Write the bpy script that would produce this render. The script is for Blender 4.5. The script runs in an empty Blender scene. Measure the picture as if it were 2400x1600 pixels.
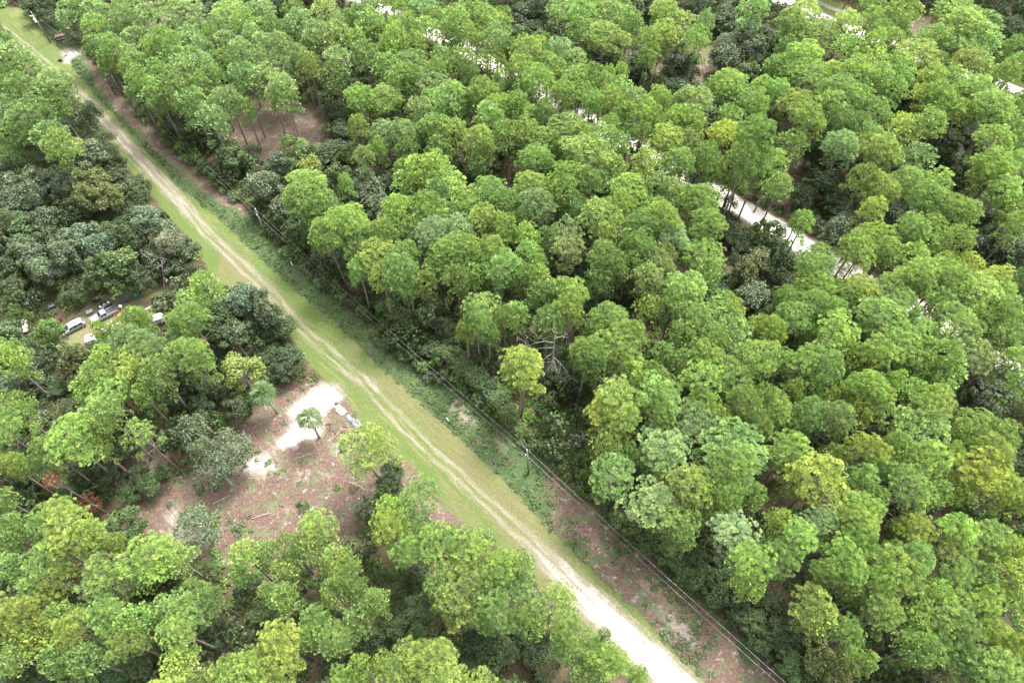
import bpy, bmesh, math, random
import numpy as np
from mathutils import Vector, Matrix
C = bpy.context.scene
COL = C.collection
PI = math.pi
R = math.radians

# ------------------------------------------------------------------ camera, world, sun, exposure
CH = 120.0; PITCH = R(56.5); FPX = 1600.0
cam = bpy.data.cameras.new('camera'); camo = bpy.data.objects.new('camera', cam); COL.objects.link(camo)
cam.lens = 24.0; cam.sensor_width = 36.0; cam.clip_end = 6000; cam.clip_start = 0.5
camo.location = (0, 0, CH); camo.rotation_euler = (PI/2 - PITCH, 0, 0)
C.camera = camo
SUN_EL, SUN_AZ = R(62), R(40)      # azimuth clockwise from +Y (behind the scene, to the right)
w = bpy.data.worlds.new('World'); C.world = w; w.use_nodes = True
nt = w.node_tree; bg = nt.nodes['Background']
sky = nt.nodes.new('ShaderNodeTexSky'); sky.sky_type = 'NISHITA'; sky.sun_disc = False
sky.sun_elevation = SUN_EL; sky.sun_rotation = SUN_AZ
sky.air_density = 1.0; sky.dust_density = 6.0; sky.ozone_density = 1.0
hs = nt.nodes.new('ShaderNodeHueSaturation'); hs.inputs['Saturation'].default_value = 0.15   # overcast: the cloud layer takes most of the blue away
nt.links.new(sky.outputs[0], hs.inputs['Color']); nt.links.new(hs.outputs[0], bg.inputs[0])
bg.inputs[1].default_value = 0.15
sun = bpy.data.lights.new('sun', 'SUN'); suno = bpy.data.objects.new('sun', sun); COL.objects.link(suno)
sun.energy = 1.5; sun.angle = R(14); sun.color = (1.0, 0.955, 0.87)
sd = Vector((math.sin(SUN_AZ)*math.cos(SUN_EL), math.cos(SUN_AZ)*math.cos(SUN_EL), math.sin(SUN_EL)))
suno.rotation_euler = sd.to_track_quat('Z', 'Y').to_euler()
suno.location = (0, 0, 200)
C.view_settings.view_transform = 'Standard'; C.view_settings.look = 'None'
C.view_settings.gamma = 1.0; C.view_settings.use_curve_mapping = False
C.view_settings.exposure = 2.5

HAZE = 0.0
def build_haze():
    m = bpy.data.materials.new('haze'); m.use_nodes = True; n = m.node_tree; n.nodes.clear()
    out = n.nodes.new('ShaderNodeOutputMaterial'); v = n.nodes.new('ShaderNodeVolumePrincipled')
    v.inputs['Color'].default_value = (.86, .92, .96, 1); v.inputs['Density'].default_value = HAZE; v.inputs['Anisotropy'].default_value = .2
    n.links.new(v.outputs[0], out.inputs['Volume'])
    bm = bmesh.new(); bmesh.ops.create_cube(bm, size=1.0); me = bpy.data.meshes.new('haze'); bm.to_mesh(me); bm.free()
    me.materials.append(m); o = bpy.data.objects.new('haze', me); COL.objects.link(o)
    o.scale = (5600, 5200, 128); o.location = (0, 300, 61); o['kind'] = 'stuff'; o['label'] = 'thin pale summer haze over the forest'
if HAZE > 0: build_haze()
# ------------------------------------------------------------------ photo pixel -> place
CP, SP = math.cos(PITCH), math.sin(PITCH)
def ray(px, py):
    u = (px-1200)/FPX; v = (800-py)/FPX
    return (u, CP + SP*v, -SP + CP*v)
def W(px, py, z=0.0):
    d = ray(px, py); t = (z-CH)/d[2]
    return Vector((d[0]*t, d[1]*t, z))
def depth_at(px, py, z=0.0):
    d = ray(px, py); return (z-CH)/d[2]
def PX(x, y, z):           # place -> photo pixel (arrays)
    rz = z-CH
    dep = y*CP - rz*SP
    v = (y*SP + rz*CP)/dep
    return 1200 + FPX*x/dep, 800 - FPX*v

# ------------------------------------------------------------------ helpers
def mesh_from(name, v, f, attrs=None):
    """v (n,3); f (m,3) or (m,4)"""
    me = bpy.data.meshes.new(name)
    v = np.asarray(v, dtype=np.float32); f = np.asarray(f, dtype=np.int32)
    k = f.shape[1]
    me.vertices.add(len(v)); me.vertices.foreach_set('co', v.ravel())
    me.loops.add(len(f)*k); me.loops.foreach_set('vertex_index', f.ravel())
    me.polygons.add(len(f))
    me.polygons.foreach_set('loop_start', np.arange(0, len(f)*k, k, dtype=np.int32))
    me.polygons.foreach_set('loop_total', np.full(len(f), k, dtype=np.int32))
    if attrs:
        for an, (typ, dat) in attrs.items():
            a = me.attributes.new(an, typ, 'POINT')
            dat = np.asarray(dat, dtype=np.float32)
            if typ == 'FLOAT': a.data.foreach_set('value', dat.ravel())
            elif typ == 'FLOAT_COLOR':
                if dat.shape[1] == 3: dat = np.concatenate([dat, np.ones((len(dat), 1), np.float32)], 1)
                a.data.foreach_set('color', dat.ravel())
            elif typ == 'FLOAT_VECTOR': a.data.foreach_set('vector', dat.ravel())
    me.update(calc_edges=True)
    return me
def link(name, me, mat=None, parent=None):
    if mat is not None and len(me.materials) == 0: me.materials.append(mat)
    o = bpy.data.objects.new(name, me); COL.objects.link(o)
    if parent is not None: o.parent = parent
    return o
def tag(o, label=None, cat=None, group=None, kind=None):
    if label: o['label'] = label
    if cat: o['category'] = cat
    if group: o['group'] = group
    if kind: o['kind'] = kind
    return o
def thing(name, label, cat, loc=(0, 0, 0), rz=0.0, group=None):
    o = bpy.data.objects.new(name, None); COL.objects.link(o); o.empty_display_size = 0.3
    o.location = loc; o.rotation_euler = (0, 0, rz)
    return tag(o, label, cat, group)
class MB:
    """collects simple shapes into one mesh"""
    def __init__(s): s.bm = bmesh.new()
    def box(s, c, size, rot=None, bevel=0.0, taper=1.0):
        m = Matrix.Translation(Vector(c)) @ (rot.to_4x4() if rot is not None else Matrix.Identity(4))
        r = bmesh.ops.create_cube(s.bm, size=1.0)
        vs = r['verts']
        for v in vs:
            k = taper if v.co.z > 0 else 1.0
            v.co = Vector((v.co.x*size[0]*k, v.co.y*size[1]*k, v.co.z*size[2]))
        if bevel > 0:
            es = list({e for v in vs for e in v.link_edges})
            rb = bmesh.ops.bevel(s.bm, geom=es, offset=bevel, segments=2, affect='EDGES', profile=0.7)
            vs = list({v for f in rb['faces'] for v in f.verts} | {v for v in vs if v.is_valid})
        bmesh.ops.transform(s.bm, matrix=m, verts=vs)
        return s
    def tube(s, pts, rads, n=6, cap=True):
        rings = []
        pts = [Vector(p) for p in pts]
        if not hasattr(rads, '__len__'): rads = [rads]*len(pts)
        for i, p in enumerate(pts):
            t = (pts[min(i+1, len(pts)-1)] - pts[max(i-1, 0)])
            if t.length < 1e-6: t = Vector((0, 0, 1))
            t.normalize()
            a = t.orthogonal().normalized() if i == 0 else (a - t*a.dot(t)).normalized()
            b = t.cross(a)
            rings.append([s.bm.verts.new(p + (a*math.cos(2*PI*k/n) + b*math.sin(2*PI*k/n))*rads[i]) for k in range(n)])
        for r0, r1 in zip(rings, rings[1:]):
            for k in range(n): s.bm.faces.new((r0[k], r0[(k+1) % n], r1[(k+1) % n], r1[k]))
        if cap and n > 2:
            s.bm.faces.new(rings[0][::-1]); s.bm.faces.new(rings[-1])
        return s
    def prism(s, prof, y0, y1, yi=None):
        """side profile [(x,z)] extruded over y; yi = inset per point"""
        n = len(prof)
        yi = yi or [0]*n
        a = [s.bm.verts.new((x, y0+q, z)) for (x, z), q in zip(prof, yi)]
        b = [s.bm.verts.new((x, y1-q, z)) for (x, z), q in zip(prof, yi)]
        s.bm.faces.new(a); s.bm.faces.new(b[::-1])
        for i in range(n): s.bm.faces.new((a[i], b[i], b[(i+1) % n], a[(i+1) % n]))
        return s
    def poly(s, pts): s.bm.faces.new([s.bm.verts.new(p) for p in pts]); return s
    def mesh(s, name, smooth=False):
        bmesh.ops.recalc_face_normals(s.bm, faces=s.bm.faces)
        me = bpy.data.meshes.new(name); s.bm.to_mesh(me); s.bm.free()
        if smooth:
            for p in me.polygons: p.use_smooth = True
        return me
    def build(s, name, mat, parent=None, smooth=False): return link(name, s.mesh(name, smooth), mat, parent)

# value noise (numpy), used for the ragged borders of the ground cover
rng = np.random.default_rng(7)
_tab = rng.random((256, 256))
def vnoise(x, y, sc, off=0.0):
    x = np.asarray(x, float)/sc + off*13.7; y = np.asarray(y, float)/sc + off*7.3
    xi = np.floor(x).astype(int); yi = np.floor(y).astype(int); fx = x-xi; fy = y-yi
    fx = fx*fx*(3-2*fx); fy = fy*fy*(3-2*fy)
    g = lambda a, b: _tab[a & 255, b & 255]
    return (g(xi, yi)*(1-fx)+g(xi+1, yi)*fx)*(1-fy) + (g(xi, yi+1)*(1-fx)+g(xi+1, yi+1)*fx)*fy
def fbm(x, y, sc, off=0.0): return vnoise(x, y, sc, off)*.5 + vnoise(x, y, sc/2.1, off+1)*.3 + vnoise(x, y, sc/4.3, off+2)*.2
def sstep(a, b, x): t = np.clip((x-a)/(b-a), 0, 1); return t*t*(3-2*t)

# ------------------------------------------------------------------ materials
def new_mat(name):
    m = bpy.data.materials.new(name); m.use_nodes = True
    n = m.node_tree; n.nodes.clear(); out = n.nodes.new('ShaderNodeOutputMaterial')
    return m, n, out
def N(n, t, **kw):
    x = n.nodes.new(t)
    for k, v in kw.items():
        if k.startswith('_'): setattr(x, k[1:], v)
        else: x.inputs[k.replace('__', ' ')].default_value = v
    return x
def noise(n, scale, detail=4, rough=.6, vec=None):
    x = n.nodes.new('ShaderNodeTexNoise'); x.inputs['Scale'].default_value = scale
    x.inputs['Detail'].default_value = detail; x.inputs['Roughness'].default_value = rough
    if vec is not None: n.links.new(vec, x.inputs['Vector'])
    return x.outputs['Fac']
def mth(n, op, a, b=None, c=None, clamp=False):
    x = n.nodes.new('ShaderNodeMath'); x.operation = op; x.use_clamp = clamp
    for i, q in enumerate((a, b, c)):
        if q is None: continue
        if hasattr(q, 'is_linked'): n.links.new(q, x.inputs[i])
        else: x.inputs[i].default_value = q
    return x.outputs[0]
def mixc(n, fac, a, b):
    x = n.nodes.new('ShaderNodeMix'); x.data_type = 'RGBA'
    for i, q in ((0, fac), (6, a), (7, b)):
        if hasattr(q, 'is_linked'): n.links.new(q, x.inputs[i])
        else: x.inputs[i].default_value = q if i == 0 else (q[0], q[1], q[2], 1)
    return x.outputs[2]
def mulc(n, a, b):
    x = n.nodes.new('ShaderNodeMix'); x.data_type = 'RGBA'; x.blend_type = 'MULTIPLY'; x.inputs[0].default_value = 1
    for i, q in ((6, a), (7, b)):
        if hasattr(q, 'is_linked'): n.links.new(q, x.inputs[i])
        else: x.inputs[i].default_value = (q[0], q[1], q[2], 1)
    return x.outputs[2]
def ramp(n, fac, lo, hi):
    x = n.nodes.new('ShaderNodeMapRange'); x.interpolation_type = 'SMOOTHSTEP'
    n.links.new(fac, x.inputs['Value']); x.inputs['From Min'].default_value = lo; x.inputs['From Max'].default_value = hi
    return x.outputs[0]
def foliage_mat(name, from_attr=False, transl=.35, spread=.5):
    m, n, out = new_mat(name)
    if from_attr:
        base = N(n, 'ShaderNodeAttribute', _attribute_name='tint').outputs['Color']
    else:
        base = n.nodes.new('ShaderNodeObjectInfo').outputs['Color']
        tv = N(n, 'ShaderNodeAttribute', _attribute_name='vary').outputs['Fac']
        k = mth(n, 'MULTIPLY_ADD', tv, spread, 1-spread*.5)
        cx = n.nodes.new('ShaderNodeCombineColor')
        n.links.new(mth(n, 'POWER', k, 1.25), cx.inputs[0]); n.links.new(k, cx.inputs[1]); n.links.new(mth(n, 'POWER', k, .8), cx.inputs[2])
        base = mulc(n, base, cx.outputs[0])
    d = n.nodes.new('ShaderNodeBsdfDiffuse'); n.links.new(base, d.inputs['Color'])
    t = n.nodes.new('ShaderNodeBsdfTranslucent')
    n.links.new(mulc(n, base, (1.06, 1.12, .66)), t.inputs['Color'])
    mx = n.nodes.new('ShaderNodeMixShader'); mx.inputs[0].default_value = transl
    n.links.new(d.outputs[0], mx.inputs[1]); n.links.new(t.outputs[0], mx.inputs[2])
    g = N(n, 'ShaderNodeBsdfGlossy', Roughness=.55); g.inputs['Color'].default_value = (1, 1, 1, 1)
    m2 = n.nodes.new('ShaderNodeMixShader'); m2.inputs[0].default_value = .018
    n.links.new(mx.outputs[0], m2.inputs[1]); n.links.new(g.outputs[0], m2.inputs[2])
    n.links.new(m2.outputs[0], out.inputs[0])
    return m
def plain(name, col, rough=.6, metal=0.0, var=.15, scale=6.0, bump=0.0, objcol=False):
    m, n, out = new_mat(name)
    p = n.nodes.new('ShaderNodeBsdfPrincipled'); p.inputs['Roughness'].default_value = rough; p.inputs['Metallic'].default_value = metal
    tc = n.nodes.new('ShaderNodeTexCoord').outputs['Object']
    f = noise(n, scale, 5, .65, tc)
    base = n.nodes.new('ShaderNodeObjectInfo').outputs['Color'] if objcol else None
    lo = tuple(c*(1-var) for c in col); hi = tuple(min(1, c*(1+var)) for c in col)
    cc = mixc(n, f, lo, hi)
    if objcol: cc = mulc(n, cc, base)
    n.links.new(cc, p.inputs['Base Color'])
    if bump > 0:
        b = N(n, 'ShaderNodeBump', Strength=bump, Distance=.05); n.links.new(f, b.inputs['Height']); n.links.new(b.outputs[0], p.inputs['Normal'])
    n.links.new(p.outputs[0], out.inputs[0])
    return m
M = {}
M['needle'] = foliage_mat('pine_needles', transl=.38, spread=.8)
M['leaf'] = foliage_mat('broad_leaves', transl=.32, spread=.6)
M['brush'] = foliage_mat('undergrowth_leaves', True, transl=.35)
M['bark'] = plain('pine_bark', (.15, .115, .10), .9, var=.45, scale=3.0, bump=.6)
M['barkgrey'] = plain('oak_bark', (.24, .22, .20), .9, var=.35, scale=3.0, bump=.5)
M['deadwood'] = plain('bleached_deadwood', (.24, .22, .21), .85, var=.3, scale=2.0)
M['polewood'] = plain('weathered_pole', (.14, .125, .115), .85, var=.25, scale=5)
M['white_metal'] = plain('white_enamel', (.75, .76, .76), .45, var=.06, scale=2)
M['porcelain'] = plain('porcelain', (.8, .8, .78), .25, var=.03)
M['wire'] = plain('aluminium_cable', (.20, .195, .18), .45, metal=.3, var=.1)
M['silver'] = plain('silver_car_paint', (.30, .31, .34), .28, metal=.55, var=.05, scale=1.5)
M['whitepaint'] = plain('white_car_paint', (.45, .46, .48), .3, metal=.0, var=.05, scale=1.5)
M['glass'] = plain('dark_car_glass', (.02, .025, .03), .06, var=.1)
M['rubber'] = plain('tyre_rubber', (.02, .02, .02), .8)
M['chrome'] = plain('wheel_metal', (.55, .55, .57), .3, metal=.8)
M['lamp'] = plain('lamp_lens', (.7, .7, .66), .15)
M['redlamp'] = plain('tail_lamp', (.35, .02, .02), .2)
M['black'] = plain('black_plastic', (.025, .025, .028), .5)
M['alu'] = plain('dull_aluminium', (.30, .32, .40), .4, metal=.5, var=.12, scale=2)
M['concrete'] = plain('concrete', (.16, .156, .15), .9, var=.2, scale=3, bump=.3)
M['stone'] = plain('grey_white_rock', (.13, .13, .15), .9, var=.3, scale=4, bump=.4)
M['tint'] = plain('painted_surface', (1, 1, 1), .5, var=.12, scale=3, objcol=True)
M['rust'] = plain('dead_needles', (.26, .12, .06), .9, var=.3, scale=3)

# ------------------------------------------------------------------ ground cover regions (photo pixels on the ground)
def poly_w(pts): return np.array([W(a, b)[:2] for a, b in pts])
def seg_dist(x, y, P, closed=False):
    best = np.full(x.shape, 1e9); bt = np.zeros(x.shape); bi = np.zeros(x.shape)
    s0 = 0.0; n = len(P)
    sg = np.zeros(x.shape)
    for i in range(n if closed else n-1):
        a = P[i]; b = P[(i+1) % n]; ab = b-a; L = math.hypot(*ab)+1e-9
        t = np.clip(((x-a[0])*ab[0]+(y-a[1])*ab[1])/L**2, 0, 1)
        dx = x-a[0]-t*ab[0]; dy = y-a[1]-t*ab[1]; d = np.hypot(dx, dy)
        m = d < best
        best = np.where(m, d, best); bt = np.where(m, s0+t*L, bt); bi = np.where(m, i+t, bi)
        sg = np.where(m, np.sign(ab[0]*(y-a[1]) - ab[1]*(x-a[0])), sg)
        s0 += L
    return best, bt, bi, sg
def inside(x, y, P):
    c = np.zeros(x.shape, bool); n = len(P)
    for i in range(n):
        a = P[i]; b = P[(i+1) % n]
        m = ((a[1] > y) != (b[1] > y)) & (x < (b[0]-a[0])*(y-a[1])/(b[1]-a[1]+1e-12)+a[0])
        c ^= m
    return c
def sdist(x, y, pts):        # >0 inside, metres
    P = poly_w(pts); d = seg_dist(x, y, P, True)[0]
    return np.where(inside(x, y, P), d, -d)
TRACK = [(-60,20,.8,.15),(60,108,.8,.3),(130,165,.9,.5),(170,203,1.3,.7),(230,265,1.5,.72),(290,330,1.7,.72),(370,415,1.6,.7),(430,480,1.6,.7),(490,550,1.5,.55),
         (560,615,2.2,.38),(640,690,2.3,.27),(700,765,2.1,.24),(800,850,1.9,.22),(845,890,1.0,.42),(880,925,1.7,.22),(950,1000,1.7,.20),(1050,1092,1.9,.26),(1130,1168,2.1,.36),
         (1200,1228,2.0,.42),(1260,1285,1.9,.6),(1320,1345,2.1,.8),(1400,1425,2.4,.98),(1480,1498,2.4,1.0),(1570,1582,2.4,1.0),(1700,1710,2.4,1.0)]
GRASS_L = [(-90,40),(20,105),(140,195),(205,265),(250,320),(320,420),(365,470),(415,530),(470,590),(485,640),(520,668),(600,690),(640,745),(690,800),(730,860),
           (765,895),(812,935),(850,1000),(905,1070),(960,1085),(1010,1140),(1070,1215),(1150,1262),(1230,1340),(1330,1440),(1400,1520),(1470,1590),(1600,1700)]
GRASS_R = [(40,15),(130,98),(170,155),(225,225),(325,330),(415,430),(495,495),(555,550),(650,640),(750,725),(830,795),(900,865),(1000,955),(1100,1045),(1200,1145),
           (1300,1250),(1400,1345),(1500,1440),(1600,1540),(1700,1640),(1770,1700)]
VERGE_R = [(60,0),(190,112),(222,148),(310,255),(380,330),(460,400),(510,440),(592,490),(625,545),(690,610),(780,690),(860,765),(920,830),(1010,885),(1100,940),
           (1185,1000),(1235,1040),(1310,1110),(1385,1180),(1490,1270),(1570,1350),(1650,1405),(1710,1460),(1790,1540),(1860,1610),(1950,1700)]
CORR = GRASS_L + GRASS_R[::-1]
VERGE = GRASS_R + VERGE_R[::-1]
ROAD1 = [(640,-110),(780,-40),(905,25),(1060,100),(1275,218),(1450,328),(1560,385),(1700,465),(1800,522),(1885,577),(1990,640),(2090,695),(2170,738),(2275,800),(2400,885),(2560,990)]
ROAD2 = [(1640,-90),(1815,-8),(1930,45),(2035,88),(2130,122),(2230,157),(2365,208),(2560,290)]
ROAD3 = [(1780,-60),(1905,0),(1975,30),(2040,55),(2110,80)]
CLEAR = [(560,985),(600,945),(650,905),(720,905),(775,890),(815,930),(850,1010),(900,1065),(935,1100),(900,1150),(850,1200),(780,1250),(650,1310),(520,1330),(400,1290),(325,1265),(330,1180),(410,1120),(510,1050)]
STRAWS = [CLEAR,
  [(535,360),(545,290),(590,235),(660,232),(760,250),(785,300),(750,350),(690,385),(600,400)],
  [(1625,110),(1668,105),(1662,160),(1652,195),(1628,200)],[(1520,195),(1535,150),(1550,150),(1545,190),(1528,215)],
  [(1680,640),(1725,620),(1740,680),(1700,700),(1670,672)],[(1838,380),(1870,380),(1872,470),(1850,505),(1825,480)],
  [(2225,955),(2262,945),(2268,1000),(2240,1020)],[(940,1075),(985,1105),(1060,1200),(1110,1245),(1000,1215),(930,1120)],
  [(1300,1395),(1400,1480),(1360,1480),(1330,1440)],[(1985,225),(2050,225),(2040,290),(1990,280)],[(270,30),(400,20),(420,75),(300,80)],
  [(280,1060),(330,1040),(400,1060),(370,1110),(300,1130)],[(2090,45),(2180,40),(2180,90),(2110,110)]]
SANDS = [([(706,930),(735,910),(775,890),(797,898),(815,928),(795,945),(770,968),(762,1000),(742,1030),(700,1045),(650,1052),(632,1048),(685,985),(672,962)],1.15),
  [(775,1045),(825,1018),(828,1075),(800,1072)],[(540,1108),(600,1058),(645,1050),(645,1100),(612,1132),(560,1118)],
  [(385,1218),(418,1188),(432,1225),(440,1272),(410,1262)],[(690,275),(712,272),(716,290),(694,292)],[(148,108),(165,108),(192,128),(175,140),(150,150),(140,140)],
  [(1050,948),(1075,945),(1125,985),(1118,1002),(1080,980)],[(1155,1025),(1190,1045),(1205,1065),(1180,1060)],[(1500,1358),(1522,1358),(1524,1385),(1508,1380)],
  [(1545,1435),(1600,1450),(1650,1510),(1620,1520),(1560,1475)],[(700,1110),(720,1108),(722,1125),(704,1128)],[(748,1108),(762,1108),(762,1122),(750,1122)],[(665,1185),(680,1185),(680,1200),(668,1200)],
  [(262,8),(278,8),(280,22),(266,22)],[(808,985),(835,1000),(845,1010),(826,1008)],[(845,870),(870,882),(900,905),(885,905),(850,885)]]
YARD = [(120,790),(130,755),(180,735),(235,700),(300,680),(375,655),(415,662),(405,700),(350,735),(290,765),(240,800),(190,825)]
LUSH = [[(345,430),(390,440),(440,500),(480,545),(515,600),(512,635),(480,640),(440,575),(380,500)],[(590,585),(640,625),(720,700),(800,770),(815,800),(780,785),(700,725),(610,635)],
        [(60,110),(115,112),(150,150),(120,150),(80,135)],[(620,690),(680,740),(740,830),(700,810),(640,745)],[(840,820),(870,850),(900,870),(860,850)],[(930,1040),(1010,1110),(1060,1190),(1000,1150)],[(705,870),(735,885),(750,915),(700,930),(660,925)]]
TANS = [[(480,620),(540,590),(640,680),(700,760),(640,740),(590,680),(520,665)],[(930,1070),(990,1090),(1110,1230),(1060,1215)],[(1180,1230),(1300,1340),(1350,1440),(1260,1350)],
        [(820,795),(1000,950),(1250,1200),(1330,1290),(1300,1310),(1100,1120),(900,900)],[(1560,1500),(1640,1580),(1700,1650),(1600,1560)]]
PINKV = [[(195,140),(225,150),(320,262),(470,402),(590,490),(575,505),(500,470),(400,385),(300,290),(220,190)]]
PATHS = [[(2240,-20),(2400,40)]]
trackP = poly_w([(a, b) for a, b, _, _ in TRACK]); trW = np.array([t[2] for t in TRACK]); trI = np.array([t[3] for t in TRACK])
r1, r2, r3 = poly_w(ROAD1), poly_w(ROAD2), poly_w(ROAD3)
grR = poly_w(GRASS_R)
def relief(x, y):
    x = np.asarray(x, float); y = np.asarray(y, float)
    d, s, i, sg = seg_dist(x, y, grR)
    z = -0.45*np.exp(-((d+0.8*np.where(sg > 0, -1, 1)*0)/1.3)**2)
    z = z + (fbm(x, y, 9, 3)-.5)*.35*sstep(6, 16, d)
    return z
def gz(x, y): return float(relief(np.array([x]), np.array([y]))[0])

def fine_axis(a, b, st, outs):
    return np.array(sorted([-o for o in outs if -o < a] + list(np.arange(a, b+st, st)) + [o for o in outs if o > b+st]))
ax = fine_axis(-178, 178, .62, [230, 320, 500, 900, 1600, 2600])
ay = fine_axis(8, 226, .62, [-2000, -800, -300, -120, -50, -15, 260, 330, 500, 900, 1600, 2600])
ay = np.array(sorted(set(list(np.arange(8, 226, .62)) + [-2000, -800, -300, -120, -50, -15, 260, 330, 500, 900, 1600, 2600])))
gx, gy = np.meshgrid(ax, ay)
X, Y = gx.ravel(), gy.ravel()
nx, ny = len(ax), len(ay)
jx = X + (fbm(X, Y, 3.2, 1)-.5)*3.2; jy = Y + (fbm(X, Y, 3.2, 5)-.5)*3.2
jx2 = X + (fbm(X, Y, 1.4, 1)-.5)*1.2; jy2 = Y + (fbm(X, Y, 1.4, 5)-.5)*1.2
inCorr = sdist(jx2, jy2, CORR); inVerge = sdist(jx2, jy2, VERGE)
dT, sT, iT, sgT = seg_dist(jx2, jy2, trackP)
offT = dT*np.where(sgT == 0, 1, sgT)
hw = np.interp(iT, np.arange(len(trW)), trW); inten = np.interp(iT, np.arange(len(trW)), trI)
mS = inten*(1-sstep(.2, 1.7, dT/hw))
bump_mid = .30*np.exp(-(dT/.45)**2)
offs = seg_dist(X + (fbm(X, Y, 6, 2)-.5)*.7, Y, trackP); offT = offs[0]*offs[3]
rut = np.exp(-((np.abs(offT)-.85)/.38)**2)
faint = 1-sstep(.45, .8, inten)
mS = mS*(1-faint*.6) - (1-faint)*.30*np.exp(-(offT/.5)**2)
d1 = seg_dist(jx2, jy2, r1)[0]; d2 = seg_dist(jx2, jy2, r2)[0]; d3 = seg_dist(jx2, jy2, r3)[0]
mS = np.maximum(mS, 1.3*(1-sstep(1.9, 4.0, d1))); mS = np.maximum(mS, 1.3*(1-sstep(1.9, 3.8, d2))); mS = np.maximum(mS, .6*(1-sstep(.4, 1.6, d3)))
for q in SANDS:
    pts, k = q if isinstance(q, tuple) else (q, .8)
    mS = np.maximum(mS, k*sstep(-1.2, 2.0, sdist(jx, jy, pts)))
mG = sstep(-.7, .5, inCorr)*.85
mG = np.maximum(mG, .8*(1-sstep(4, 7, d2))); mG = np.maximum(mG, .7*(1-sstep(3, 6, d3)))
mStraw = np.zeros_like(X)
for q in STRAWS: mStraw = np.maximum(mStraw, sstep(-1.5, 1.0, sdist(jx, jy, q)))
for q in PINKV: mStraw = np.maximum(mStraw, .9*sstep(-.9, .9, sdist(jx, jy, q)))
mStraw = np.maximum(mStraw, .55*(1-sstep(3, 7, d1)))
pxg, pyg = PX(X, Y, 0*X)
low = sstep(1150, 1330, pxg)
mStraw = np.maximum(mStraw, sstep(-.6, .6, inVerge)*(.20+.48*low)*sstep(.30-.14*low, .6-.16*low, fbm(X, Y, 7, 8)))
mLush = np.zeros_like(X)
for q in LUSH: mLush = np.maximum(mLush, sstep(-1.8, 1.4, sdist(jx, jy, q)))
mTan = np.zeros_like(X)
for q in TANS: mTan = np.maximum(mTan, sstep(-2.6, 1.8, sdist(jx, jy, q)))
mVerge = sstep(-.5, .5, inVerge)
mYard = sstep(-1.5, .5, sdist(jx, jy, YARD))
Z = relief(X, Y)
idx = np.arange(nx*ny).reshape(ny, nx)
quads = np.stack([idx[:-1, :-1], idx[:-1, 1:], idx[1:, 1:], idx[1:, :-1]], -1).reshape(-1, 4)
VV = np.stack([X, Y, Z], 1)
A1 = np.stack([mS, mG, mStraw, mLush], 1); A2 = np.stack([mTan, mVerge, mYard, faint*(inten > .1)*(inCorr > 0)], 1)
TV = np.stack([offT, sT, 0*X], 1)
fc = quads.mean(1).astype(int)
cl = np.zeros(len(quads), int)                                    # 0 ground
q0 = quads[:, 0]
cl[(mVerge[q0] > .5)] = 3
cl[(inCorr[q0] > 0)] = 1
cl[(inCorr[q0] > 0) & (dT[q0] < hw[q0]*1.1)] = 2
cl[(sdist(X[q0], Y[q0], CLEAR) > 0) & (cl == 0)] = 5
cl[(sdist(X[q0], Y[q0], YARD) > 0) & (cl == 0)] = 6
cl[(d1[q0] < 3.1) & (cl == 0)] = 4
cl[(d2[q0] < 3.1) & (cl == 0)] = 7

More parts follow.
